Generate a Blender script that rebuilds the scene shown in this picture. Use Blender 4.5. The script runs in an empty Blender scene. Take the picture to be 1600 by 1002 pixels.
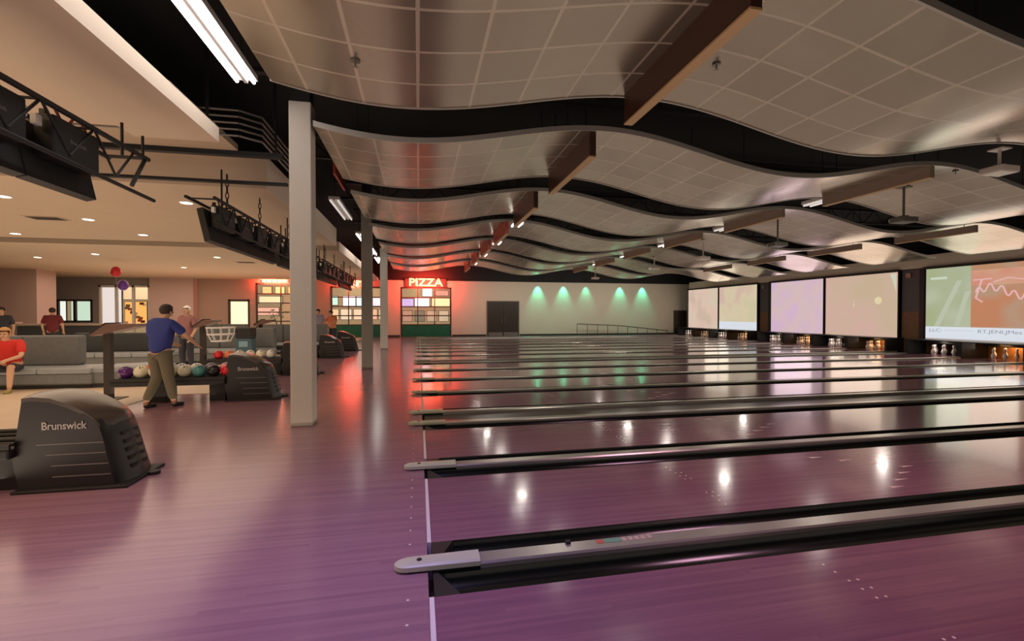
import bpy, bmesh, math, random
from mathutils import Vector, Matrix
random.seed(7)
C = bpy.context.scene.collection
PI = math.pi

# ---------------------------------------------------------------- camera, world, exposure
FPX = 715.0
YAW = math.atan(146.0 / FPX)
SN, CS = math.sin(YAW), math.cos(YAW)
EYE = 1.52
HZ = 491.0
cam_d = bpy.data.cameras.new('camera'); cam = bpy.data.objects.new('camera', cam_d); C.objects.link(cam)
cam.location = (0, 0, EYE)
cam.rotation_euler = (math.radians(90) - math.atan((501 - HZ) / FPX), 0, -YAW)
cam_d.sensor_width = 36.0
cam_d.lens = 36.0 * FPX / 1600.0
cam_d.clip_start = 0.05; cam_d.clip_end = 200
bpy.context.scene.camera = cam
S = bpy.context.scene
S.view_settings.view_transform = 'Standard'; S.view_settings.look = 'None'
S.view_settings.exposure = 0.0; S.view_settings.gamma = 1.0
S.view_settings.use_curve_mapping = False
W = bpy.data.worlds.new('world'); S.world = W; W.use_nodes = True
W.node_tree.nodes['Background'].inputs[0].default_value = (1.0, 0.82, 0.68, 1)
W.node_tree.nodes['Background'].inputs[1].default_value = 0.42

def area(name, loc, size, power, col, rot=(0, 0, 0), spread=None, sizey=None):
    d = bpy.data.lights.new(name, 'AREA'); d.energy = power; d.color = col; d.size = size
    if sizey: d.shape = 'RECTANGLE'; d.size_y = sizey
    if spread: d.spread = spread
    o = bpy.data.objects.new(name, d); C.objects.link(o); o.location = loc; o.rotation_euler = rot
    return o
def spot(name, loc, power, col, angle, rot=(0, 0, 0), blend=0.8, size=0.1):
    d = bpy.data.lights.new(name, 'SPOT'); d.energy = power; d.color = col; d.spot_size = angle
    d.spot_blend = blend; d.shadow_soft_size = size
    o = bpy.data.objects.new(name, d); C.objects.link(o); o.location = loc; o.rotation_euler = rot
    return o
# room lamps and added fills: down lights over the lounge, coloured party wash over the lane heads
area('lounge_light', (-7.5, 12, 3.5), 7, 260, (1.0, 0.78, 0.58), sizey=10)
area('lounge_back_light', (-12, 25, 3.5), 10, 320, (1.0, 0.78, 0.6), sizey=8)
area('approach_light', (-4.6, 3.0, 3.55), 2.5, 100, (1.0, 0.66, 0.36), sizey=4)
spot('violet_wash', (-0.6, 2.0, 3.75), 370, (0.42, 0.34, 1.0), math.radians(105), blend=1.0, size=0.5)
spot('magenta_wash', (4.0, 2.5, 3.7), 260, (1.0, 0.50, 0.72), math.radians(130), blend=1.0, size=0.5)
for k in range(6):
    area('left_row_lamp', (2.85, 5.8 + 3.37 * k, 3.6), 0.22, 13, (1.0, 0.9, 0.8))
    if k: area('middle_row_lamp', (9.3, 5.8 + 3.37 * k, 3.6), 0.22, 20, (1.0, 0.9, 0.8))
    if k % 2 == 0 and k: area('right_row_lamp', (15.3, 5.8 + 3.37 * k, 3.55), 0.22, 26, (1.0, 0.9, 0.8))
UP = math.pi  # upward area lights below are added fills standing in for floor bounce
area('lane_bounce_fill', (9.0, 13, 0.1), 15, 380, (1.0, 0.85, 0.68), (UP, 0, 0), sizey=28)
area('head_bounce_fill', (0.0, 1.5, 0.1), 5, 55, (1.0, 0.80, 0.64), (UP, 0, 0), sizey=6)
area('approach_bounce_fill', (-1.5, 17, 0.05), 2, 45, (1.0, 0.80, 0.64), (UP, 0, 0), sizey=22)
area('lounge_bounce_fill', (-9, 15, 0.1), 11, 520, (1.0, 0.80, 0.60), (UP, 0, 0), sizey=26)
area('near_lounge_bounce_fill', (-5.5, 3.5, 0.1), 4, 95, (1.0, 0.80, 0.62), (UP, 0, 0), sizey=5)
area('back_wall_light', (9.0, 27.5, 3.7), 14, 170, (1.0, 0.92, 0.78), (math.radians(35), 0, 0), sizey=1.0)

# ---------------------------------------------------------------- materials
def mat(name, col, rough=0.5, metal=0.0, emit=None, estr=0.0, noise=0.0, nscale=20.0, coat=0.0, bump=0.0, spec=None):
    m = bpy.data.materials.new(name); m.use_nodes = True; nt = m.node_tree
    b = nt.nodes['Principled BSDF']
    b.inputs['Base Color'].default_value = (*col, 1); b.inputs['Roughness'].default_value = rough
    b.inputs['Metallic'].default_value = metal
    if spec is not None: b.inputs['Specular IOR Level'].default_value = spec
    if coat: b.inputs['Coat Weight'].default_value = coat; b.inputs['Coat Roughness'].default_value = 0.08
    if emit: b.inputs['Emission Color'].default_value = (*emit, 1); b.inputs['Emission Strength'].default_value = estr
    if noise or bump:
        tc = nt.nodes.new('ShaderNodeTexCoord'); n = nt.nodes.new('ShaderNodeTexNoise'); n.inputs['Scale'].default_value = nscale
        n.inputs['Detail'].default_value = 4
        nt.links.new(tc.outputs['Object'], n.inputs['Vector'])
        if noise:
            r = nt.nodes.new('ShaderNodeMix'); r.data_type = 'RGBA'
            r.inputs['A'].default_value = (*[c * (1 - noise) for c in col], 1)
            r.inputs['B'].default_value = (*[min(1, c * (1 + noise)) for c in col], 1)
            nt.links.new(n.outputs['Fac'], r.inputs['Factor']); nt.links.new(r.outputs['Result'], b.inputs['Base Color'])
        if bump:
            bp = nt.nodes.new('ShaderNodeBump'); bp.inputs['Strength'].default_value = bump; bp.inputs['Distance'].default_value = 0.01
            nt.links.new(n.outputs['Fac'], bp.inputs['Height']); nt.links.new(bp.outputs['Normal'], b.inputs['Normal'])
    return m

def wood_floor(name, cols, rough, board=0.027, length=2.2, coat=0.0, bump=0.15):
    """strip boards running along X: per-board tone + fine grain"""
    m = bpy.data.materials.new(name); m.use_nodes = True; nt = m.node_tree; N = nt.nodes; L = nt.links
    b = N['Principled BSDF']
    tc = N.new('ShaderNodeTexCoord'); sp = N.new('ShaderNodeSeparateXYZ'); L.new(tc.outputs['Object'], sp.inputs[0])
    def mth(op, a, bb=None, clamp=False):
        n = N.new('ShaderNodeMath'); n.operation = op; n.use_clamp = clamp
        for i, v in enumerate((a, bb)):
            if v is None: continue
            if hasattr(v, 'node'): L.new(v, n.inputs[i])
            else: n.inputs[i].default_value = v
        return n.outputs[0]
    row = mth('FLOOR', mth('DIVIDE', sp.outputs['Y'], board))
    wn = N.new('ShaderNodeTexWhiteNoise'); wn.noise_dimensions = '1D'; L.new(row, wn.inputs['W'])
    xs = mth('ADD', mth('DIVIDE', sp.outputs['X'], length), mth('MULTIPLY', wn.outputs['Value'], 5.0))
    wn2 = N.new('ShaderNodeTexWhiteNoise'); wn2.noise_dimensions = '2D'
    cb = N.new('ShaderNodeCombineXYZ'); L.new(row, cb.inputs[0]); L.new(mth('FLOOR', xs), cb.inputs[1]); L.new(cb.outputs[0], wn2.inputs['Vector'])
    mp = N.new('ShaderNodeMapping'); mp.inputs['Scale'].default_value = (1.8, 75, 1); L.new(tc.outputs['Object'], mp.inputs['Vector'])
    ns = N.new('ShaderNodeTexNoise'); ns.inputs['Scale'].default_value = 1.0; ns.inputs['Detail'].default_value = 5; L.new(mp.outputs[0], ns.inputs['Vector'])
    big = N.new('ShaderNodeTexNoise'); big.inputs['Scale'].default_value = 0.7; big.inputs['Detail'].default_value = 2; L.new(tc.outputs['Object'], big.inputs['Vector'])
    f = mth('ADD', mth('MULTIPLY', wn2.outputs['Value'], 0.35), mth('MULTIPLY', ns.outputs['Fac'], 0.65))
    f = mth('ADD', mth('MULTIPLY', f, 0.75), mth('MULTIPLY', big.outputs['Fac'], 0.25))
    cr = N.new('ShaderNodeValToRGB'); L.new(f, cr.inputs[0]); el = cr.color_ramp.elements
    el[0].position = 0.25; el[0].color = (*cols[0], 1); el[1].position = 0.75; el[1].color = (*cols[-1], 1)
    if len(cols) > 2: e = el.new(0.5); e.color = (*cols[1], 1)
    L.new(cr.outputs[0], b.inputs['Base Color'])
    rr = mth('ADD', mth('MULTIPLY', ns.outputs['Fac'], 0.1), rough - 0.05); L.new(rr, b.inputs['Roughness'])
    bp = N.new('ShaderNodeBump'); bp.inputs['Strength'].default_value = bump; bp.inputs['Distance'].default_value = 0.002
    L.new(f, bp.inputs['Height']); L.new(bp.outputs['Normal'], b.inputs['Normal'])
    if coat: b.inputs['Coat Weight'].default_value = coat; b.inputs['Coat Roughness'].default_value = 0.06
    return m

def tile_panel(name, col, line, t=0.586, w=0.035, rough=0.34, metal=0.75):
    m = bpy.data.materials.new(name); m.use_nodes = True; nt = m.node_tree; N = nt.nodes; L = nt.links
    b = N['Principled BSDF']
    tc = N.new('ShaderNodeTexCoord'); sp = N.new('ShaderNodeSeparateXYZ'); L.new(tc.outputs['Object'], sp.inputs[0])
    def mth(op, a, bb=None):
        n = N.new('ShaderNodeMath'); n.operation = op
        for i, v in enumerate((a, bb)):
            if v is None: continue
            if hasattr(v, 'node'): L.new(v, n.inputs[i])
            else: n.inputs[i].default_value = v
        return n.outputs[0]
    def edge(o):
        fr = mth('FRACT', mth('DIVIDE', o, t)); d = mth('ABSOLUTE', mth('SUBTRACT', fr, 0.5))
        return d
    dx, dy = edge(sp.outputs['X']), edge(sp.outputs['Y'])
    dm = mth('MAXIMUM', dx, dy)
    isl = mth('GREATER_THAN', dm, 0.5 - w / t / 2)
    cx = N.new('ShaderNodeCombineXYZ'); L.new(mth('FLOOR', mth('DIVIDE', sp.outputs['X'], t)), cx.inputs[0]); L.new(mth('FLOOR', mth('DIVIDE', sp.outputs['Y'], t)), cx.inputs[1])
    wn = N.new('ShaderNodeTexWhiteNoise'); wn.noise_dimensions = '2D'; L.new(cx.outputs[0], wn.inputs['Vector'])
    mix0 = N.new('ShaderNodeMix'); mix0.data_type = 'RGBA'; L.new(wn.outputs['Value'], mix0.inputs['Factor'])
    mix0.inputs['A'].default_value = (*[c * 0.9 for c in col], 1); mix0.inputs['B'].default_value = (*[c * 1.1 for c in col], 1)
    mix = N.new('ShaderNodeMix'); mix.data_type = 'RGBA'; L.new(isl, mix.inputs['Factor'])
    L.new(mix0.outputs['Result'], mix.inputs['A']); mix.inputs['B'].default_value = (*line, 1)
    L.new(mix.outputs['Result'], b.inputs['Base Color'])
    ns = N.new('ShaderNodeTexNoise'); ns.inputs['Scale'].default_value = 1.1; L.new(tc.outputs['Object'], ns.inputs['Vector'])
    L.new(mth('ADD', mth('MULTIPLY', ns.outputs['Fac'], 0.12), rough - 0.06), b.inputs['Roughness'])
    L.new(mth('SUBTRACT', metal, mth('MULTIPLY', isl, 0.4)), b.inputs['Metallic'])
    bp = N.new('ShaderNodeBump'); bp.inputs['Strength'].default_value = 0.12; bp.inputs['Distance'].default_value = 0.02
    # pillowed tiles, ribs proud of them
    hgt = mth('ADD', mth('MULTIPLY', mth('MULTIPLY', dm, dm), 1.6), mth('MULTIPLY', isl, 0.2))
    L.new(hgt, bp.inputs['Height']); L.new(bp.outputs['Normal'], b.inputs['Normal'])
    return m

M = {}
M['approach'] = wood_floor('approach_wood', [(0.245, 0.125, 0.165), (0.295, 0.155, 0.19), (0.345, 0.19, 0.215)], 0.19, bump=0.06)
M['lane'] = wood_floor('lane_wood', [(0.19, 0.082, 0.13), (0.235, 0.105, 0.15), (0.285, 0.135, 0.172)], 0.15, coat=0.2, bump=0.03)
M['carpet'] = mat('lounge_floor', (0.62, 0.49, 0.36), 0.45, noise=0.12, nscale=3)
M['panel'] = tile_panel('satin_ceiling_tile', (0.42, 0.36, 0.29), (0.54, 0.46, 0.37), w=0.032, metal=0.85, rough=0.25)
M['panel_edge'] = mat('panel_edge_metal', (0.45, 0.42, 0.37), 0.4, 0.5)
M['black'] = mat('black_paint', (0.006, 0.006, 0.006), 0.8)
M['roof'] = mat('black_roof', (0.008, 0.009, 0.008), 0.9, noise=0.4, nscale=2)
M['truss'] = mat('black_steel', (0.006, 0.006, 0.006), 0.6)
M['steel'] = mat('grey_conduit', (0.26, 0.24, 0.22), 0.35, 0.8)
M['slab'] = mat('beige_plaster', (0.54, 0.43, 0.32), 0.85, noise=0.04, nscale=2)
M['slab_edge_lit'] = mat('lit_plaster_edge', (0.80, 0.68, 0.55), 0.85)  # paler plaster copy, tube light put into the edge colour
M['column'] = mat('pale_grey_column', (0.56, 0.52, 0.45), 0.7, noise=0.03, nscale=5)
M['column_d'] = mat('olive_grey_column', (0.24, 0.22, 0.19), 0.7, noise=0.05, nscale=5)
M['wall'] = mat('back_wall_paint', (0.60, 0.54, 0.43), 0.85, noise=0.03, nscale=1.5)
M['wall_tan'] = mat('tan_wall_paint', (0.36, 0.25, 0.195), 0.85, noise=0.04, nscale=1.5)
M['wall_grey'] = mat('grey_wall_paint', (0.27, 0.25, 0.24), 0.85, noise=0.04, nscale=1.5)
M['wall_pink'] = mat('pink_beige_wall', (0.50, 0.36, 0.32), 0.85)
M['bulk'] = mat('bulkhead_paint', (0.82, 0.71, 0.58), 0.8)
M['base'] = mat('dark_baseboard', (0.03, 0.025, 0.02), 0.5)
M['fin'] = mat('brown_baffle', (0.045, 0.017, 0.009), 0.4, noise=0.25, nscale=3)
M['fin_red_lit'] = mat('red_lit_baffle', (0.35, 0.045, 0.03), 0.5)  # brown boards lit red by the neon, glow put into the colour
M['fin_grey'] = mat('taupe_baffle', (0.26, 0.19, 0.15), 0.5, noise=0.1, nscale=3)
M['fin_edge_lit'] = mat('gold_lit_baffle_edge', (0.45, 0.28, 0.13), 0.5)  # golden lamp light along the lower edge, put into its colour
M['tube'] = mat('fluorescent_tube', (1, 1, 1), 0.4, emit=(1.0, 0.93, 0.92), estr=10)
M['lamp_w'] = mat('white_fixture', (0.75, 0.73, 0.70), 0.4)
M['can'] = mat('downlight_glow', (1, 1, 1), 0.4, emit=(1.0, 0.88, 0.7), estr=6)
M['gutter'] = mat('glossy_black_gutter', (0.006, 0.009, 0.006), 0.2)
M['cap'] = mat('silver_capping', (0.48, 0.46, 0.41), 0.3, 0.7)
M['nose'] = mat('cream_capping_nose', (0.50, 0.51, 0.36), 0.35)
M['endp'] = mat('grey_end_plate', (0.05, 0.045, 0.038), 0.35, 0.4)
M['foul'] = mat('white_foul_line', (0.75, 0.66, 0.64), 0.5)
M['mark'] = mat('pale_lane_mark', (0.75, 0.62, 0.52), 0.4)
M['aisle'] = mat('dark_aisle_floor', (0.045, 0.035, 0.03), 0.3)
M['hood'] = mat('charcoal_plastic', (0.013, 0.010, 0.009), 0.36, noise=0.12, nscale=6)
M['hood_top'] = mat('bronze_plastic_top', (0.06, 0.043, 0.032), 0.26)
M['louvre'] = mat('grey_louvre', (0.17, 0.155, 0.14), 0.4)
M['logo'] = mat('silver_lettering', (0.45, 0.42, 0.39), 0.4)
M['rubber'] = mat('dark_rubber', (0.012, 0.011, 0.01), 0.6)
M['monitor'] = mat('monitor_back_plastic', (0.006, 0.005, 0.005), 0.55)
M['label'] = mat('pale_sticker', (0.5, 0.45, 0.45), 0.5)
M['red_dark'] = mat('dark_red_cable', (0.25, 0.03, 0.02), 0.5)
M['glass'] = None
M['frame_dk'] = mat('dark_window_frame', (0.03, 0.018, 0.012), 0.5)
M['green'] = mat('green_panel', (0.0, 0.13, 0.065), 0.5, noise=0.3, nscale=3)
M['door'] = mat('dark_door', (0.028, 0.018, 0.012), 0.45)
M['door_trim'] = mat('door_trim', (0.09, 0.07, 0.05), 0.5)
M['white'] = mat('white_paint', (0.75, 0.73, 0.7), 0.6)
M['pin'] = mat('pin_plastic', (0.85, 0.82, 0.78), 0.25)
M['pin_red'] = mat('pin_stripe', (0.6, 0.03, 0.03), 0.3)
M['curtain'] = mat('orange_lit_pit_curtain', (0.42, 0.17, 0.05), 0.7, noise=0.5, nscale=2.5)  # orange light of the pits put into the curtain colour
M['curtain_d'] = mat('brown_pit_curtain', (0.06, 0.03, 0.018), 0.7, noise=0.4, nscale=2.5)
M['pier'] = mat('slate_pier', (0.10, 0.09, 0.095), 0.6, noise=0.15, nscale=3)
M['pier_wood'] = mat('brown_brick_pier', (0.20, 0.10, 0.045), 0.6, noise=0.4, nscale=8)
M['couch'] = mat('grey_couch_fabric', (0.15, 0.155, 0.15), 0.8, noise=0.2, nscale=12)
M['couch_seat'] = mat('blue_grey_vinyl', (0.26, 0.28, 0.29), 0.45, noise=0.1, nscale=5)
M['couch_dk'] = mat('charcoal_vinyl', (0.04, 0.045, 0.045), 0.5)
M['kiosk'] = mat('brown_console_top', (0.16, 0.085, 0.06), 0.4)
M['counter'] = mat('counter_top', (0.40, 0.30, 0.22), 0.4)
M['skin'] = mat('skin', (0.62, 0.36, 0.22), 0.55)
M['red_cloth'] = mat('red_shirt', (0.65, 0.03, 0.02), 0.8)
M['blue_cloth'] = mat('blue_shirt', (0.025, 0.04, 0.22), 0.8)
M['khaki'] = mat('khaki_cloth', (0.14, 0.12, 0.075), 0.85)
M['denim'] = mat('dark_cloth', (0.03, 0.03, 0.04), 0.85)
M['maroon'] = mat('maroon_shirt', (0.16, 0.02, 0.025), 0.85)
M['lilac'] = mat('lilac_grey_shirt', (0.34, 0.30, 0.38), 0.85)
M['orange_cloth'] = mat('orange_shirt', (0.62, 0.2, 0.08), 0.85)
M['hair_b'] = mat('blond_hair', (0.45, 0.25, 0.09), 0.7)
M['hair_d'] = mat('dark_hair', (0.03, 0.018, 0.012), 0.7)
M['shoe'] = mat('shoe_leather', (0.35, 0.30, 0.08), 0.5)
M['screenframe'] = mat('black_screen_frame', (0.012, 0.01, 0.012), 0.5)
M['red_bal'] = mat('red_balloon', (0.6, 0.02, 0.03), 0.25)
M['pur_bal'] = mat('purple_balloon', (0.14, 0.04, 0.32), 0.25)
M['string'] = mat('ribbon', (0.5, 0.45, 0.4), 0.6)
M['rail'] = mat('handrail_metal', (0.05, 0.04, 0.035), 0.4, 0.4)
def emis(name, col, s): return mat(name, tuple(c * 0.3 for c in col), 0.6, emit=col, estr=s)
def glassmat():
    m = bpy.data.materials.new('window_glass'); m.use_nodes = True; b = m.node_tree.nodes['Principled BSDF']
    b.inputs['Transmission Weight'].default_value = 1; b.inputs['Roughness'].default_value = 0.0
    b.inputs['IOR'].default_value = 1.05; b.inputs['Base Color'].default_value = (1, 1, 1, 1)
    return m
M['glass'] = glassmat()

# ---------------------------------------------------------------- helpers
def box(bm, x0, x1, y0, y1, z0, z1, bev=0.0):
    vs = [bm.verts.new(p) for p in ((x0, y0, z0), (x1, y0, z0), (x1, y1, z0), (x0, y1, z0), (x0, y0, z1), (x1, y0, z1), (x1, y1, z1), (x0, y1, z1))]
    fs = [bm.faces.new([vs[i] for i in q]) for q in ((0, 3, 2, 1), (4, 5, 6, 7), (0, 1, 5, 4), (1, 2, 6, 5), (2, 3, 7, 6), (3, 0, 4, 7))]
    if bev:
        es = list({e for f in fs for e in f.edges})
        bmesh.ops.bevel(bm, geom=es, offset=bev, segments=2, affect='EDGES', profile=0.5)
    return bm
def tube(bm, p0, p1, r, r1=None, n=10, cap=True):
    p0, p1 = Vector(p0), Vector(p1); r1 = r if r1 is None else r1
    d = (p1 - p0).normalized(); a = d.orthogonal().normalized(); b = d.cross(a)
    A = [bm.verts.new(p0 + (a * math.cos(2 * PI * i / n) + b * math.sin(2 * PI * i / n)) * r) for i in range(n)]
    B = [bm.verts.new(p1 + (a * math.cos(2 * PI * i / n) + b * math.sin(2 * PI * i / n)) * r1) for i in range(n)]
    for i in range(n): bm.faces.new((A[i], A[(i + 1) % n], B[(i + 1) % n], B[i]))
    if cap: bm.faces.new(A[::-1]); bm.faces.new(B)
    return bm
def path(bm, pts, r, n=8):
    for a, b in zip(pts[:-1], pts[1:]): tube(bm, a, b, r, n=n)
    return bm
def lathe(bm, prof, c=(0, 0, 0), n=16):
    c = Vector(c); rings = []
    for r, z in prof:
        rings.append([bm.verts.new(c + Vector((r * math.cos(2 * PI * i / n), r * math.sin(2 * PI * i / n), z))) for i in range(n)])
    for R0, R1 in zip(rings[:-1], rings[1:]):
        for i in range(n): bm.faces.new((R0[i], R0[(i + 1) % n], R1[(i + 1) % n], R1[i]))
    bm.faces.new(rings[0][::-1]); bm.faces.new(rings[-1])
    return bm
def ball(bm, c, r, sx=1, sy=1, sz=1, n=16):
    bmesh.ops.create_uvsphere(bm, u_segments=n, v_segments=max(6, n * 2 // 3), radius=r, matrix=Matrix.Translation(c) @ Matrix.Diagonal((sx, sy, sz, 1)))
    return bm
def extr(bm, poly, axis, a, b):
    """prism of a 2-D polygon. axis 'x': poly (y,z); 'y': poly (x,z); 'z': poly (x,y)"""
    f = {'x': lambda p, t: (t, p[0], p[1]), 'y': lambda p, t: (p[0], t, p[1]), 'z': lambda p, t: (p[0], p[1], t)}[axis]
    A = [bm.verts.new(f(p, a)) for p in poly]; B = [bm.verts.new(f(p, b)) for p in poly]; n = len(poly)
    for i in range(n): bm.faces.new((A[i], A[(i + 1) % n], B[(i + 1) % n], B[i]))
    bm.faces.new(A[::-1]); bm.faces.new(B)
    return bm
def obj(name, bm, m, parent=None, smooth=False, loc=None):
    bmesh.ops.recalc_face_normals(bm, faces=bm.faces)
    me = bpy.data.meshes.new(name); bm.to_mesh(me); bm.free()
    ms = m if isinstance(m, (list, tuple)) else [m]
    for k in ms: me.materials.append(k)
    if smooth:
        for p in me.polygons: p.use_smooth = True
        try: me.set_sharp_from_angle(angle=math.radians(40))
        except Exception: pass
    o = bpy.data.objects.new(name, me); C.objects.link(o)
    if parent: o.parent = parent
    if loc: o.location = loc
    return o
def B(): return bmesh.new()
def bx(*a, **k): return box(bmesh.new(), *a, **k)
def thing(name, label, cat, loc=(0, 0, 0), rz=0, group=None):
    o = bpy.data.objects.new(name, None); C.objects.link(o); o.empty_display_size = 0.1
    o.location = loc; o.rotation_euler = (0, 0, rz); tag(o, label, cat, group); return o
def tag(o, label, cat, group=None):
    o['label'] = label; o['category'] = cat
    if group: o['group'] = group
    return o
def struct(name, bm, m, parent=None, smooth=False):
    o = obj(name, bm, m, parent, smooth)
    if not parent: o['kind'] = 'structure'
    return o
def dup(root, loc=None, rz=None, label=None, group=None):
    r = root.copy(); C.objects.link(r)
    if loc is not None: r.location = loc
    if rz is not None: r.rotation_euler = (0, 0, rz)
    if label: r['label'] = label
    if group: r['group'] = group
    for ch in list(root.children):
        c = ch.copy(); C.objects.link(c); c.parent = r
        for g in list(ch.children):
            d = g.copy(); C.objects.link(d); d.parent = c
    return r
def text(name, s, size, m, parent, loc, rot, ext=0.004, offset=0.0, sx=1.0):
    cu = bpy.data.curves.new(name, 'FONT'); cu.body = s; cu.size = size; cu.extrude = ext; cu.align_x = 'CENTER'; cu.align_y = 'CENTER'; cu.offset = offset
    t = bpy.data.objects.new(name, cu); C.objects.link(t)
    dg = bpy.context.evaluated_depsgraph_get(); dg.update()
    me = bpy.data.meshes.new_from_object(t.evaluated_get(dg)); bpy.data.objects.remove(t)
    me.materials.clear(); me.materials.append(m)
    o = bpy.data.objects.new(name, me); C.objects.link(o); o.location = loc; o.rotation_euler = rot; o.scale = (sx, 1, 1)
    if parent: o.parent = parent
    return o
def at(u, v, Y):            # a point of the vertical plane y = Y
    a = (u - 800) / FPX; X = Y * (SN + a * CS) / (CS - a * SN); z = X * SN + Y * CS
    return Vector((X, Y, EYE - (v - HZ) * z / FPX))
def flo(u, v, H=0.0):       # a point of the level plane z = H
    z = (EYE - H) * FPX / (v - HZ); xc = (u - 800) / FPX * z
    return Vector((xc * CS + z * SN, z * CS - xc * SN, H))

# ================================================================ SETTING
XS = 19.2            # screen / masking line
YB = 30.9            # back wall
WT = 3.74            # top of the painted walls
struct('floor', bx(-30, 0.05, -10, YB, -0.15, 0.0), M['approach'])
dots = B()
for k in range(-2, 16):
    for j in range(7):
        yy = 0.97 + 1.8 * (k) + 0.3 + j * 0.2
        lathe(dots, [(0.008, 0.0), (0.008, 0.0015)], (-0.06, yy, 0), 8)
struct('approach_dots', dots, M['mark'], bpy.data.objects['floor'])
struct('floor.001', bx(0.05, 24, -10, YB, -0.25, -0.13), M['aisle'])
struct('ceiling', bx(-30, 24, -10, YB + 0.3, 5.3, 5.4), M['roof'])
lf = B(); box(lf, -30, -4.75, 5.0, 9.7, 0.0, 0.006); box(lf, -30, -3.4, 9.7, YB - 0.01, 0.0, 0.006)
struct('floor.002', lf, M['carpet'])

# back wall with openings, built as piers and lintels
def wall_run(name, m, segs):
    bm = B()
    for s in segs: box(bm, s[0], s[1], YB, YB + 0.2, s[2], s[3])
    return struct(name, bm, m)
WINS = [(-1.15, 2.15, 0.0, 3.30), (-5.48, -2.25, 0.0, 3.30), (-9.85, -7.0, 0.0, 3.45)]
wall_run('wall_back', M['wall'], [(2.15, 24, 0, WT), (-1.15, 2.15, 3.30, WT), (-2.25, -1.15, 0, WT)])
wall_run('wall_back_left', M['wall_tan'], [(-5.48, -2.25, 3.30, WT), (-7.0, -5.48, 0, WT), (-9.85, -7.0, 3.45, WT), (-10.2, -9.85, 0, WT), (-11.4, -10.2, 2.42, WT), (-13.1, -11.4, 0, WT)])
wall_run('wall_back_lounge', M['wall_grey'], [(-15.4, -13.1, 3.3, WT), (-15.4, -13.1, 0, 3.3), (-15.6, -15.4, 0, WT), (-18.2, -15.6, 3.2, WT), (-18.53, -18.2, 0, WT), (-20.3, -18.53, 2.36, WT), (-20.3, -18.53, 0, 1.07), (-30, -20.3, 0, WT)])
struct('wall_back_upper', bx(-30, 24, YB, YB + 0.2, WT, 5.3), M['black'])
struct('wall_left', bx(-30.2, -30, -10, YB, 0, 5.3), M['wall_grey'])
struct('wall_right', bx(24, 24.2, -10, YB, 0, 5.3), M['black'])
struct('wall_lounge_block', bx(-30, -17.75, 25.8, 27, 0, 3.66), M['wall_pink'])
struct('wall_tan_pier', bx(-15.38, -13.1, YB - 0.5, YB, 0, WT), M['wall_pink'])
bb = B(); box(bb, 2.2, 4.5, YB - 0.03, YB, 0, 0.14); box(bb, 6.85, 18.7, YB - 0.03, YB, 0, 0.14); box(bb, -2.2, -1.2, YB - 0.03, YB, 0, 0.14)
struct('baseboard_back', bb, M['base'])

# double door and right-hand door
def double_door():
    d = B(); box(d, 4.55, 6.8, YB - 0.06, YB, 0, 2.42)
    fr = struct('door_1', d, M['door_trim'])
    for i, (a, b) in enumerate(((4.64, 5.655), (5.695, 6.71))):
        lf = obj('door_leaf', bx(a, b, YB - 0.10, YB - 0.061, 0.02, 2.34), M['door'], fr)
        obj('kick_plate', bx(a + 0.02, b - 0.02, YB - 0.11, YB - 0.1, 0.02, 0.27), M['steel'], lf)
        h = B(); xx = b - 0.09 if i == 0 else a + 0.09
        path(h, [(xx, YB - 0.10, 0.95), (xx, YB - 0.15, 0.97), (xx, YB - 0.15, 1.2), (xx, YB - 0.10, 1.22)], 0.014)
        obj('handle', h, M['steel'], lf)
double_door()
d2 = struct('door_2', bx(18.55, 19.6, YB - 0.05, YB, 0, 1.80), M['door_trim'])
obj('door_leaf', bx(18.62, 19.5, YB - 0.09, YB - 0.051, 0.01, 1.74), M['door'], d2)
h = B(); tube(h, (18.72, YB - 0.13, 0.9), (18.82, YB - 0.13, 0.9), 0.015); tube(h, (18.72, YB - 0.13, 0.9), (18.72, YB - 0.09, 0.9), 0.01); obj('handle', h, M['steel'], d2)

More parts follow.
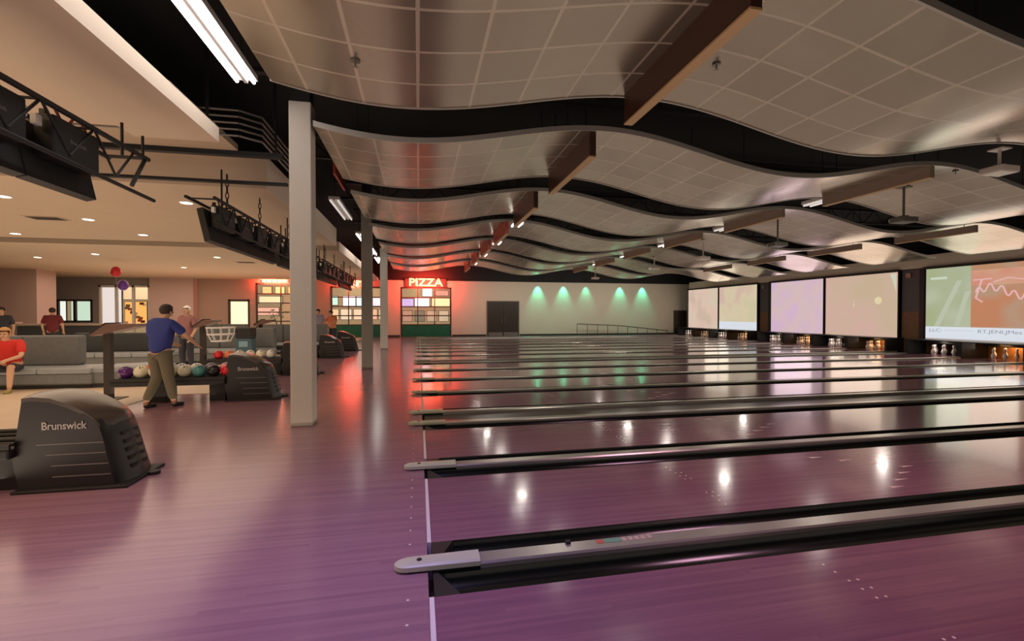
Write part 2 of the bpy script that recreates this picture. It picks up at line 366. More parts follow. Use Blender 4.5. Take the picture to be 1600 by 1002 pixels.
# ---- glazed shop fronts with lit rooms behind
struct('wall_shop_rear', bx(-23.5, 3, 33.6, 33.7, 0, WT), emis('glowing_shop_wall', (0.95, 0.66, 0.36), 0.32))  # wall made to glow, shop light put into its surface
sd = B()
for x in (-23.6, -15.0, -13.2, -6.3, 3.0): box(sd, x, x + 0.1, YB + 0.2, 33.6, 0, WT)
struct('wall_shop_side', sd, M['wall_tan'])
struct('ceiling.001', bx(-23.6, 3.1, YB + 0.2, 33.7, WT, WT + 0.1), M['wall_tan'])
struct('floor.003', bx(-23.6, 3.1, YB, 33.7, -0.1, 0.0), M['counter'])
def shop_window(n, x0, x1, top, cols, rows, base_h, has_base=True):
    fr = B(); y0, y1 = YB - 0.02, YB + 0.08
    box(fr, x0, x0 + 0.09, y0, y1, 0, top); box(fr, x1 - 0.09, x1, y0, y1, 0, top); box(fr, x0, x1, y0, y1, top - 0.1, top)
    w = struct('window_%d' % n, fr, M['frame_dk'])
    mb = B()
    for i in range(1, cols): x = x0 + (x1 - x0) * i / cols; box(mb, x - 0.03, x + 0.03, y0 + 0.01, y1 - 0.01, base_h, top - 0.1)
    for j in range(0, rows): z = base_h + (top - 0.1 - base_h) * j / rows; box(mb, x0 + 0.09, x1 - 0.09, y0 + 0.011, y1 - 0.011, z - 0.035, z + 0.035)
    obj('muntins', mb, M['frame_dk'], w)
    for i in range(cols):
        for j in range(rows):
            xa = x0 + (x1 - x0) * i / cols + 0.03; xb = x0 + (x1 - x0) * (i + 1) / cols - 0.03
            za = base_h + (top - 0.1 - base_h) * j / rows + 0.036; zb = base_h + (top - 0.1 - base_h) * (j + 1) / rows - 0.036
            obj('pane', bx(max(xa, x0 + 0.09), min(xb, x1 - 0.09), YB + 0.025, YB + 0.035, za, zb), M['glass'], w)
    if has_base: obj('base_panel', bx(x0 + 0.09, x1 - 0.09, YB - 0.015, YB + 0.06, 0.0, base_h - 0.036), M['green'], w)
    return w
shop_window(1, -1.15, 2.15, 3.30, 3, 4, 0.82)
shop_window(2, -5.48, -2.25, 3.30, 3, 4, 0.82)
shop_window(3, -9.85, -7.0, 3.45, 2, 5, 0.5)
# lit things seen through them; shelf and cabinet faces glow for the room light
def lit(name, label, cat, x0, x1, z0, z1, col, s, Y=33.3, th=0.08, group=None):
    t = thing(name, label, cat, ((x0 + x1) / 2, Y, z0), 0, group)
    w, hh = (x1 - x0) / 2, z1 - z0
    obj('housing', bx(-w - .03, w + .03, 0.0, th, -.03, hh + .03), M['frame_dk'], t)
    obj('lit_face', bx(-w, w, -0.02, 0.0, 0, hh), emis(name + '_glow', col, s), t)
    return t
lit('menu_screen', 'pale lilac lit menu screen at the left behind the pizza shop window', 'screen', -1.2, -0.35, 2.05, 2.6, (0.62, 0.5, 0.85), 0.9)
lit('menu_screen', 'bright white lit menu screen in the middle behind the pizza shop window', 'screen', -0.25, 0.75, 2.05, 2.65, (0.9, 0.95, 1.0), 1.3)
lit('menu_screen', 'yellow lit menu screen at the right behind the pizza shop window', 'screen', 0.95, 2.2, 2.05, 2.65, (1.0, 0.85, 0.45), 1.0)
lit('light_panel', 'brilliant white ceiling light box above the pizza shop menu screens', 'light', 0.3, 0.95, 2.8, 3.35, (1.0, 0.97, 0.95), 2.2)
lit('neon_display', 'red and pink lit display at the top right of the pizza shop', 'sign', 1.2, 2.1, 2.85, 3.2, (1.0, 0.28, 0.2), 1.2)
lit('menu_screen', 'mint green lit screen in the shop left of the pizza window', 'screen', -6.15, -5.45, 2.15, 2.75, (0.6, 0.95, 0.75), 1.0)
lit('menu_screen', 'white lit screen with bluish glow in the shop left of the pizza window', 'screen', -5.1, -4.3, 2.1, 2.75, (0.85, 0.95, 1.0), 1.6)
lit('menu_screen', 'cyan lit screen in the shop left of the pizza window', 'screen', -4.2, -3.5, 2.1, 2.75, (0.6, 0.95, 1.0), 1.4)
lit('menu_screen', 'pink lit screen behind the second column in the left shop', 'screen', -3.2, -2.2, 2.1, 2.7, (1.0, 0.7, 0.75), 1.2)
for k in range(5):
    lit('glowing_shelf', ['leftmost', 'second', 'middle', 'fourth', 'rightmost'][k] + ' warm lit shelf bay low behind the shop left of the pizza window', 'shelf', -6.1 + k * 0.85, -5.4 + k * 0.85, 1.15, 1.85, [(1, .72, .4), (1, .8, .55), (1, .75, .5), (1, .55, .35), (.9, .8, .5)][k], 0.8)
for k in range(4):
    lit('oven_front', ['leftmost', 'second', 'third', 'rightmost'][k] + ' warm glowing kitchen cabinet low behind the pizza shop window', 'cabinet', -1.1 + k * 0.85, -0.45 + k * 0.85, 1.0, 1.75, [(.7, .42, .3), (.3, .28, .2), (.75, .6, .4), (.85, .75, .5)][k], 0.55)
for k in range(3):
    lit('orange_lantern', ['left', 'middle', 'right'][k] + ' orange lit sign in the glazed bay beside the first column', 'sign', -10.2 + k * 0.8, -9.65 + k * 0.8, 2.9, 3.35, [(1, .5, .2), (1, .62, .25), (1, .45, .12)][k], 1.3)
lit('menu_screen', 'cream lit board in the glazed bay beside the first column', 'sign', -10.4, -9.0, 2.2, 2.7, (1.0, 0.85, 0.5), 0.9)
lit('menu_screen', 'salmon lit board in the glazed bay beside the first column', 'sign', -10.5, -9.2, 1.45, 1.95, (1.0, 0.55, 0.4), 0.8)
# doorways of the lounge
def plain_opening(n, x0, x1, z0, z1, m, mull=1):
    fr = B(); y0, y1 = YB - 0.04, YB + 0.1
    box(fr, x0, x0 + 0.1, y0, y1, z0, z1); box(fr, x1 - 0.1, x1, y0, y1, z0, z1); box(fr, x0, x1, y0, y1, z1 - 0.1, z1); box(fr, x0, x1, y0, y1, z0, z0 + 0.08)
    for i in range(1, mull + 1): x = x0 + (x1 - x0) * i / (mull + 1); box(fr, x - 0.06, x + 0.06, y0, y1, z0, z1)
    w = struct('window_%d' % n, fr, m)
    obj('pane', bx(x0 + 0.1, x1 - 0.1, YB + 0.02, YB + 0.03, z0 + 0.08, z1 - 0.1), M['glass'], w)
plain_opening(4, -20.3, -18.53, 1.07, 2.36, M['frame_dk'], 1)
plain_opening(5, -18.2, -15.6, 0.0, 3.2, M['white'], 2)
plain_opening(6, -11.4, -10.2, 0.0, 2.42, M['frame_dk'], 0)
lit('lit_panel', 'white lit wall panel behind the small dark framed lounge window', 'light', -22.4, -21.4, 0.9, 2.6, (0.85, 0.9, 0.8), 1.0)
lit('lit_panel', 'greenish white lit panel behind the right half of the small lounge window', 'light', -21.1, -20.1, 0.9, 2.6, (0.7, 0.9, 0.7), 0.8)
lit('display_case', 'white lit display case left of the arcade machine', 'case', -19.7, -18.4, 0.4, 3.2, (0.95, 0.85, 0.8), 0.8)
am = lit('arcade_machine', 'orange and gold glowing arcade machine in the white framed opening', 'machine', -18.2, -17.0, 0.8, 2.3, (1.0, 0.45, 0.12), 1.0)
for k in range(14):
    xx = -0.55 + 1.1 * ((k * 37) % 100) / 100; zz = 0.1 + 1.3 * ((k * 61) % 100) / 100; c = [(0.9, 0.7, 0.4), (0.12, 0.04, 0.02), (0.5, 0.12, 0.05), (0.25, 0.2, 0.12)][k % 4]
    obj('game_panel', bx(xx - 0.12, xx + 0.12, -0.035 - 0.001 * k, -0.02, zz, zz + 0.16), mat('game_panel_paint', c, 0.5), am)
lit('marquee_panel', 'cream lit marquee above the orange arcade machine', 'sign', -18.3, -16.7, 2.45, 3.3, (1.0, 0.7, 0.4), 0.8)
lit('display_case', 'pale green lit case right of the arcade machine', 'case', -16.8, -16.3, 0.6, 2.9, (0.7, 0.85, 0.65), 0.7)
lit('lit_panel', 'cream lit counter alcove seen through the doorway left of the glazed bay', 'light', -12.3, -11.1, 0.6, 2.35, (1.0, 0.85, 0.55), 1.2)
area('shop_light', (0.5, 32.3, 3.6), 2, 40, (1, 0.8, 0.55)); area('shop_light', (-4, 32.3, 3.6), 2, 40, (1, 0.8, 0.55))
area('shop_light', (-8.5, 32.3, 3.6), 2, 40, (1, 0.6, 0.35)); area('shop_light', (-17, 32.3, 3.6), 2, 40, (1, 0.75, 0.55))

# PIZZA sign
sg = thing('pizza_sign', 'glowing red neon PIZZA letters above the shop front on the back wall', 'sign', (0.47, YB, 3.30))
obj('backing', bx(-1.35, 1.35, -0.12, -0.02, 0.0, 0.56), M['base'], sg)
neon = mat('neon_letters', (1, 0.3, 0.1), 0.4, emit=(1.0, 0.36, 0.13), estr=4.5)
text('letters', 'PIZZA', 0.70, neon, sg, (0, -0.17, 0.29), (PI / 2, 0, 0), 0.03, 0.012, 1.16)
a = area('pizza_sign_glow', (0.5, YB - 0.9, 3.55), 1.9, 540, (1.0, 0.05, 0.03), (math.radians(90), 0, 0), sizey=0.4)
area('pizza_sign_up_glow', (0.5, YB - 1.6, 3.4), 1.5, 25, (1.0, 0.06, 0.03), (math.radians(150), 0, 0), spread=math.radians(100))

for x0, x1, zz, lb, pw in ((-4.75, -3.75, 3.42, 'thin red neon tube sign above the shop front left of PIZZA', 450), (-9.5, -8.0, 3.58, 'row of orange white neon blocks above the glazed bay by the first column', 450)):
    t = thing('neon_sign', lb, 'sign', ((x0 + x1) / 2, YB, zz)); w = (x1 - x0) / 2
    obj('backing', bx(-w - 0.06, w + 0.06, -0.06, -0.01, -0.1, 0.1), M['base'], t)
    for k in range(5):
        a = -w + 2 * w * k / 5 + 0.03; obj('neon_block', bx(a, a + 2 * w / 5 - 0.08, -0.10, -0.06, -0.07, 0.07), neon, t)
    area('red_neon_glow', ((x0 + x1) / 2, YB - 0.3, zz), x1 - x0, pw, (1.0, 0.07, 0.04), (math.radians(90), 0, 0), sizey=0.3)
# green party spots high on the back wall
for i, (u, s) in enumerate(((840, 1.0), (880, .9), (915, .5), (968, .8), (1003, .9))):
    p = at(u, 445, YB)
    t = thing('wall_spotlight', ['leftmost', 'second', 'middle', 'fourth', 'rightmost'][i] + ' small black green-beam spotlight high on the back wall', 'spotlight', (p.x, YB - 0.28, 3.86), 0, 'green wall spotlights')
    bm = B(); tube(bm, (0, 0, 0), (0, 0.02, 0.16), 0.05, 0.04); obj('lamp_head', bm, M['truss'], t)
    bm = B(); tube(bm, (0, 0.02, 0.16), (0, 0.28, 0.2), 0.012); obj('bracket', bm, M['truss'], t)
    spot('green_beam', (p.x, YB - 0.27, 3.84), 270 * s, (0.10, 1.0, 0.62), math.radians(62), (math.radians(6), 0, 0), 0.9, 0.03)

# ================================================================ CEILING WAVES
def wav(X): return 4.07 - 0.017 * X - 0.216 * math.cos(2 * PI * (X + 0.307) / 6.24)
def wave_panel(y0, y1, x0, x1, label):
    L = y1 - y0; n = 110; bm = B(); th = 0.03
    t = thing('wave_ceiling_panel', label, 'ceiling panel', (0, y0, 0), 0, 'wavy tiled ceiling panels')
    rows = []
    for i in range(n + 1):
        X = x0 + (x1 - x0) * i / n; z = wav(X)
        rows.append([bm.verts.new((X, 0, z)), bm.verts.new((X, L, z)), bm.verts.new((X, L, z + th)), bm.verts.new((X, 0, z + th))])
    for a, b in zip(rows[:-1], rows[1:]):
        for k in range(4): bm.faces.new((a[k], a[(k + 1) % 4], b[(k + 1) % 4], b[k]))
    bm.faces.new(rows[0]); bm.faces.new(rows[-1][::-1])
    obj('tiles', bm, M['panel'], t, True)
    for yy in (-0.02, L - 0.005):
        e = B(); rows = []
        for i in range(n + 1):
            X = x0 + (x1 - x0) * i / n; z = wav(X)
            rows.append([e.verts.new((X, yy, z - 0.012)), e.verts.new((X, yy + 0.025, z - 0.012)), e.verts.new((X, yy + 0.025, z + 0.06)), e.verts.new((X, yy, z + 0.06))])
        for a, b in zip(rows[:-1], rows[1:]):
            for k in range(4): e.faces.new((a[k], a[(k + 1) % 4], b[(k + 1) % 4], b[k]))
        e.faces.new(rows[0]); e.faces.new(rows[-1][::-1])
        obj('edge_trim', e, M['panel_edge'], t, True)
    w = B()
    for i in range(7):
        X = x0 + 0.5 + i * (x1 - x0 - 1) / 6
        for yy in (0.4, L - 0.4): tube(w, (X, yy, wav(X) + 0.03), (X, yy, 5.3), 0.006, n=5)
    obj('hanger_wires', w, M['truss'], t)
    return t
ORD = ['rearmost overhead', 'nearest', 'second', 'third', 'fourth', 'fifth', 'sixth', 'seventh', 'farthest']
PW = 3.37
for n in range(-1, 7):
    y1 = 5.34 + PW * n; y0 = y1 - 2.30
    wave_panel(y0, y1, -1.55 if n < 1 else -1.34, 18.3, ORD[n + 1] + ' wavy strip of satin beige ceiling tiles above the lanes')

# sprinklers
for u, v, n, nm in ((557, 97, 0, 'left of the brown baffle'), (1117, 103, 0, 'right of the brown baffle'), (1490, 268, 1, 'near the white projector')):
    for k in range(1):
        Y = 5.34 + PW * n - 0.75
        z = wav(0); p = at(u, v, 1); a = (u - 800) / FPX
        # march to the panel height
        Y = 4.0
        for _ in range(12):
            p = at(u, v, Y); Y *= (wav(p.x) - EYE) / (p.z - EYE)
        p = at(u, v, Y)
        t = thing('sprinkler', 'small chrome sprinkler head in the wavy ceiling ' + nm, 'sprinkler', (p.x, p.y, wav(p.x)))
        bm = B(); lathe(bm, [(0.045, -0.003), (0.045, -0.015), (0.02, -0.02)], n=14); obj('escutcheon', bm, M['steel'], t)
        bm = B(); tube(bm, (0, 0, -0.02), (0, 0, -0.06), 0.008); lathe(bm, [(0.022, -0.065), (0.022, -0.06)], n=12); obj('nozzle', bm, M['steel'], t)

# dark roof steel above the gaps
def joist(y, label):
    t = thing('roof_joist', label, 'joist', (0, y, 4.7), 0, 'black roof joists')
    top = B(); box(top, -2.2, 23.5, -0.05, 0.05, 0.42, 0.5); obj('top_chord', top, M['truss'], t)
    bt = B(); box(bt, -2.2, 23.5, -0.05, 0.05, 0.0, 0.06); obj('bottom_chord', bt, M['truss'], t)
    w = B(); x = -2.2; k = 0
    while x < 23.2:
        tube(w, (x, 0, 0.03 if k % 2 else 0.46), (x + 0.45, 0, 0.46 if k % 2 else 0.03), 0.016, n=5); x += 0.45; k += 1
    obj('webbing', w, M['truss'], t)
for k in range(9):
    joist(-1.0 + 3.37 * k + 3.37 * 0.5 - 1.0 + 0.2, ['black open web joist over the camera end gap', 'black open web joist above the nearest ceiling gap'][min(k, 1)] if k < 2 else 'black open web joist in the dark gap, number %s from the camera' % ['three', 'four', 'five', 'six', 'seven', 'eight', 'nine'][k - 2])

# ---- baffle boards, two rows, with tube lights
def baffle(x, y0, y1, zb, hh, m, label, group, light_y=None):
    t = thing('baffle_board', label, 'baffle', (x, y0, zb), 0, group)
    L = y1 - y0
    obj('board', bx(-0.05, 0.05, 0, L, 0.02, hh), m, t)
    obj('gold_lit_edge', bx(-0.055, 0.055, 0, L, 0, 0.02), M['fin_edge_lit'], t)
    for yy in (0.3, L - 0.3): obj('suspension_rod', tube(B(), (0, yy, hh), (0, yy, 5.3 - zb), 0.008, n=6), M['truss'], t)
    return t
TX = 2.55
EN = ['nearest', 'second', 'third', 'fourth', 'fifth', 'sixth', 'seventh']
for n in range(7):
    y1 = 5.30 + PW * n; y0 = y1 - 2.2
    baffle(TX, y0, y1, 3.86 - 0.0, 0.42, M['fin'] if n < 3 else M['fin_red_lit'], EN[n] + (' brown' if n < 3 else ' red') + ' hanging baffle board of the left row under the wavy ceiling', 'left row of baffle boards')  # far boards carry the sign's red light in their colour
for n in range(1, 7):
    y1 = 5.30 + PW * n; y0 = y1 - 2.2
    baffle(8.9, y0, y1, 3.93, 0.24, M['fin_grey'], EN[n - 1] + ' taupe hanging baffle board of the middle row under the wavy ceiling', 'middle row of baffle boards')
for n in range(1, 6):
    y1 = 5.30 + PW * n; y0 = y1 - 2.2
    if y1 > 10: baffle(15.1, y0, y1, 3.78, 0.2, M['fin_grey'], EN[n - 1] + ' taupe hanging baffle board of the right row near the screens', 'right row of baffle boards')
def batten(x, y0, L, z, label, group, power=0, m=None):
    t = thing('tube_light', label, 'light fixture', (x, y0, z), 0, group)
    obj('housing', bx(-0.13, 0.13, 0, L, 0.05, 0.12), M['lamp_w'], t)
    rf = B(); box(rf, -0.02, 0.02, 0, L, 0.02, 0.05); obj('spine', rf, M['lamp_w'], t)
    for s in (-0.095, 0.095):
        bm = B(); tube(bm, (s, 0.03, 0.02), (s, L - 0.03, 0.02), 0.019, n=10); obj('tube', bm, m or M['tube'], t)
    if power:
        d = bpy.data.lights.new('tube_glow', 'AREA'); d.energy = power; d.color = (1.0, 0.93, 0.86); d.shape = 'RECTANGLE'; d.size = 0.24; d.size_y = L
        lo = bpy.data.objects.new('tube_glow', d); C.objects.link(lo); lo.location = (x, y0 + L / 2, z - 0.02)
    for yy in (0.15, L - 0.15): obj('hanger', tube(B(), (0, yy, 0.12), (0, yy, 5.3 - z), 0.006, n=5), M['truss'], t)
    return t
side = [(1.3, 'tube light just above the frame top, before the dark gap'), (3.8, 'bright twin tube light nearest the first column'), (12.2, 'twin tube light high behind the first column'), (17.2, 'twin tube light high behind the second column'), (20.6, 'twin tube light near the third column'), (24.2, 'farthest twin tube light of the left row')]
dimtube = mat('dim_tube', (0.9, 0.9, 0.9), 0.4, emit=(1.0, 0.95, 0.9), estr=0.55)
for y0, lb in side:
    batten(-2.08, y0, 2.45, 4.36, lb, 'left row of tube lights', power=11 if y0 < 5 else 0 if y0 == 12.2 else 10, m=dimtube if y0 == 12.2 else None)
for n in range(2, 6):
    batten(TX + 0.16, 5.30 + PW * n + 0.2, 0.6, 3.99, EN[n] + ' tube light between the boards of the left baffle row', 'tube lights of the left baffle row')
for n in range(1, 6):
    batten(9.1, 5.30 + PW * n + 0.1, 0.6, 4.08, EN[n - 1] + ' tube light between the boards of the middle baffle row', 'tube lights of the middle baffle row', m=dimtube if n < 3 else mat('soft_tube', (1, 1, 1), 0.4, emit=(1, .95, .85), estr=2.5))

# ---- lounge ceiling slabs
def slab(x0, x1, y0, y1, zb, th, label):
    bm = B(); box(bm, x0, x1, y0, y1, zb, zb + th)
    o = obj('ceiling', bm, [M['slab'], M['slab_edge_lit']]); o['kind'] = 'structure'
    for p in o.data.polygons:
        if abs(p.normal.x) > 0.9: p.material_index = 1  # side faces get the lighter, tube-lit plaster
    return o
slab(-3.38, -2.45, -3, 6.4, 3.68, 0.18, '')
slab(-30, -3.52, -3, 6.4, 3.80, 0.18, '')
slab(-30, -2.55, 8.6, 15.4, 3.68, 0.55, '')
slab(-30, -2.55, 15.9, 22.4, 3.60, 0.3, '')
slab(-30, -2.55, 22.9, YB, 3.66, 0.2, '')
struct('ceiling.005', bx(-30, -3.0, 6.4, 8.6, 4.3, 4.4), M['slab'])

# downlights
for i, (u, v) in enumerate(((8, 307), (140, 343), (293, 317), (26, 365), (225, 367), (340, 402), (288, 418), (150, 397), (60, 402), (400, 388))):
    H = 3.68
    if v < 378: H = 3.68
    elif v < 412: H = 3.60
    else: H = 3.66
    z = (H - EYE) * FPX / (HZ - v); xc = (u - 800) / FPX * z; X, Y = xc * CS + z * SN, z * CS - xc * SN
    if (8.7 < Y < 15.3) or (16 < Y < 22.3) or (23 < Y < 30.5):
        t = thing('downlight', 'recessed round downlight in the lounge ceiling, ' + ['nearest the left edge', 'above the score monitors gap', 'just left of the second monitor bank', 'at far left beyond the first slab', 'in the middle of the first slab', 'beside the second monitor bank, second slab', 'under the third slab near the doorway', 'left middle of the second slab', 'far left of the second slab', 'behind the second monitor bank'][i], 'downlight', (X, Y, H))
        bm = B(); lathe(bm, [(0.13, 0.0), (0.13, -0.012), (0.10, -0.014)], n=20); obj('trim_ring', bm, M['white'], t)
        bm = B(); lathe(bm, [(0.098, -0.0145), (0.098, -0.017)], n=20); obj('lens', bm, M['can'], t)
for u, v, lb in ((75, 341, 'dark slotted vent grille at left in the lounge ceiling'), (385, 410, 'small dark vent grille in the second ceiling slab')):
    H = 3.68 if v < 378 else 3.60
    z = (H - EYE) * FPX / (HZ - v); xc = (u - 800) / FPX * z; X, Y = xc * CS + z * SN, z * CS - xc * SN
    t = thing('ceiling_vent', lb, 'vent', (X, Y, H))
    obj('frame', bx(-0.35, 0.35, -0.2, 0.2, -0.012, 0), M['slab'], t)
    bm = B()
    for k in range(6): box(bm, -0.3, 0.3, -0.16 + k * 0.06, -0.13 + k * 0.06, -0.02, -0.013)
    obj('slats', bm, M['frame_dk'], t)

# conduits turning at the first column
t = thing('conduit_run', 'stack of grey conduits turning a corner beside the first column', 'conduit', (0, 0, 0))
for k in range(5):
    zz = 4.06 + 0.09 * k
    bm = B(); path(bm, [(-5.2, 7.2 - 0.0 * k, zz), (-2.50 , 7.2, zz), (-2.25, 7.4 , zz), (-2.25, 9.9, zz)], 0.016, 8); obj('conduit', bm, M['steel'], t)
bm = B()
for x, y in ((-2.9, 7.2), (-2.25, 8.0), (-2.25, 9.2)): box(bm, x - 0.02, x + 0.02, y - 0.02, y + 0.02, 4.0, 5.3)
obj('support', bm, M['truss'], t)
bm = B(); box(bm, -12, -2.0, 7.45, 7.55, 3.86, 3.93); tag(obj('ceiling_rail', bm, M['truss']), 'upper long black steel rail crossing the lounge ceiling to the first column', 'rail')
bm = B(); box(bm, -12, -2.0, 7.7, 7.78, 3.52, 3.56); tag(obj('ceiling_rail', bm, M['truss']), 'lower thin black steel rail crossing the lounge ceiling to the first column', 'rail')
bm = B(); box(bm, -2.0, -1.95, 9.6, 10.9, 4.3, 4.62); o = obj('red_lit_baffle', bm, M['fin_red_lit']); bm = B(); tube(bm, (-1.975, 10.25, 4.62), (-1.975, 10.25, 5.3), 0.008, n=6); obj('suspension_rod', bm, M['truss'], o); tag(o, 'small tilted red-lit board hanging above the second tube light', 'baffle'); o.location = (0.35, 0, 0)  # red light falling on this board is put into its colour

# bulkhead over the screens
struct('wall_bulkhead', bx(XS + 0.05, XS + 0.6, -10, YB - 0.9, 3.32, 3.80), M['bulk'])
struct('wall_screen_backing', bx(XS + 0.6, XS + 0.8, -10, YB - 0.9, 0.5, 5.3), M['black'])

# columns
def column(x, y, w, h, m, label):
    t = thing('column', label, 'column', (x, y, 0), 0)
    bm = bx(-w / 2, w / 2, -w / 2, w / 2, 0.0, h, bev=0.012); obj('shaft', bm, m, t)
    obj('upper_shaft', bx(-w / 2 + 0.02, w / 2 - 0.02, -w / 2 + 0.02, w / 2 - 0.02, h, 5.3), M['black'], t)
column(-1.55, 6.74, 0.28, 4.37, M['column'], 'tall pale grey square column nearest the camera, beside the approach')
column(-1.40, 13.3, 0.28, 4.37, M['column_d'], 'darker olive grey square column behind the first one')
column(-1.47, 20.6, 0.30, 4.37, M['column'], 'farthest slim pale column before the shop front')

# ================================================================ LANES
PITCH = 1.8; A0 = 6.73; BAY = 4 * PITCH + 0.72
caps = []; lanes = []
for b in range(-1, 3):
    A = A0 + BAY * b + 0.36
    for k in range(5): caps.append(A + PITCH * k)
    for k in range(4): lanes.append(A + PITCH * (k + 0.5))
lanes = [l for l in lanes]; XL = 18.3
LW = (PITCH - 0.13 - 0.47) / 2
NUM = ['zeroth', 'nearest', 'second', 'third', 'fourth', 'fifth', 'sixth', 'seventh', 'eighth', 'ninth', 'tenth', 'eleventh', 'twelfth', 'thirteenth', 'fourteenth', 'fifteenth', 'sixteenth']
proto = None
vis = [l for l in lanes if l > -0.5]
vis.append(A0 + BAY * 3 + 0.36 - 100)
vis = vis[:-1]
i = 0
for l in vis:
    lab = 'glossy mauve bowling lane under the camera, mostly out of frame' if i == 0 else NUM[i] + ' glossy mauve bowling lane counted from the camera'
    if proto is None:
        proto = thing('bowling_lane', lab, 'bowling lane', (0, l, 0), 0, 'bowling lanes')
        obj('lane_surface', bx(0.08, XL + 1.0, -LW, LW, -0.1, 0.0), M['lane'], proto)
        obj('foul_line', bx(0.052, 0.078, -LW, LW, -0.1, 0.002), M['foul'], proto)
        for j in range(-3, 4):   # arrows
            bm = B()
            x = 4.85 - abs(j) * 0.22; y = j * 0.14
            vs = [bm.verts.new((x - 0.16, y - 0.022, 0.0012)), bm.verts.new((x + 0.02, y, 0.0012)), bm.verts.new((x - 0.16, y + 0.022, 0.0012)), bm.verts.new((x - 0.12, y, 0.0012))]
            bm.faces.new(vs); obj('lane_arrow', bm, M['mark'], proto)
        for y in (-0.45, -0.37, -0.28, -0.20, 0.12, 0.20, 0.28, 0.37, 0.45):
            for x in (2.40, 2.46)[: 1 if abs(y) > 0.3 else 2]:
                obj('lane_dot', lathe(B(), [(0.008, 0.0004), (0.008, 0.0012)], (x, y, 0), 8), M['mark'], proto)
    else:
        dup(proto, (0, l, 0), label=lab)
    i += 1

# dividers: cap + gutters
def gut_prof(s):
    # concave channel from the lane edge to the cap; s=-1 near side, +1 far side
    out = []
    for k in range(9):
        a = PI * k / 8
        y = 0.065 + 0.1175 * (1 - math.cos(a)); z = -0.095 * math.sin(a)
        out.append((s * y, z))
    inner = out[:]
    outer = [(p[0], p[1] - 0.012) for p in inner][::-1]
    return inner + outer
def divider(y, label, near=True, far=True, sticker=False):
    t = thing('lane_divider', label, 'lane divider', (0, y, 0), 0, 'dividers between the lanes')
    for s, on in ((-1, near), (1, far)):
        if not on: continue
        g = obj('gutter', extr(B(), gut_prof(s), 'x', 0.1, XL + 0.6), M['gutter'], t, True)
        e = B()
        e_poly = [(s * 0.066, 0.0), (s * 0.298, 0.0), (s * 0.298, -0.1), (s * 0.066, -0.1)]
        A_ = [e.verts.new((0.08, p[0], p[1])) for p in e_poly]
        B_ = [e.verts.new((0.22, e_poly[1][0], -0.001)), e.verts.new((0.24, e_poly[2][0], -0.09)), e.verts.new((0.14, e_poly[3][0], -0.09)), e.verts.new((0.11, e_poly[0][0], -0.001))]
        B_ = [B_[3], B_[0], B_[1], B_[2]]
        for k in range(4): e.faces.new((A_[k], A_[(k + 1) % 4], B_[(k + 1) % 4], B_[k]))
        e.faces.new(A_[::-1]); e.faces.new(B_)
        obj('end_plate', e, M['endp'], g)
    cp = B(); extr(cp, [(-0.066, -0.1), (-0.066, 0.022), (-0.055, 0.034), (0.055, 0.034), (0.066, 0.022), (0.066, -0.1)], 'x', 0.36, XL + 0.6)
    obj('cap', cp, M['cap'], t)
    sk = B(); extr(sk, [(-0.068, -0.1), (-0.068, 0.012), (0.068, 0.012), (0.068, -0.1)], 'x', 0.085, 0.36); obj('cap_skirt', sk, M['gutter'], t)
    # rounded nose
    n = B(); top = []; pts = []
    for k in range(9):
        a = PI / 2 + PI * k / 8
        pts.append((-0.07 + 0.068 * math.cos(a) * 1.1, 0.058 * math.sin(a)))
    poly = [(0.36, -0.066)] + [(0.36, 0.066)] + pts
    A_ = [n.verts.new((p[0], p[1], 0.013)) for p in poly]; Bm = [n.verts.new((p[0], p[1], 0.040)) for p in poly]
    T_ = [n.verts.new((p[0] + (0.02 if p[0] < 0.3 else 0), p[1] * 0.78, 0.052)) for p in poly]
    m_ = len(poly)
    for R0, R1 in ((A_, Bm), (Bm, T_)):
        for k in range(m_): n.faces.new((R0[k], R0[(k + 1) % m_], R1[(k + 1) % m_], R1[k]))
    n.faces.new(A_[::-1]); n.faces.new(T_)
    obj('nose', n, M['nose'], t, True)
    ft = B(); box(ft, -0.06, 0.05, -0.05, 0.05, 0.0, 0.013); obj('nose_foot', ft, M['rubber'], t)
    bm = B(); lathe(bm, [(0.016, 0.052), (0.016, 0.056)], (0.0, 0, 0), 10); obj('bolt', bm, M['rubber'], t)
    return t
vcaps = [c for c in caps if c > 0.5]
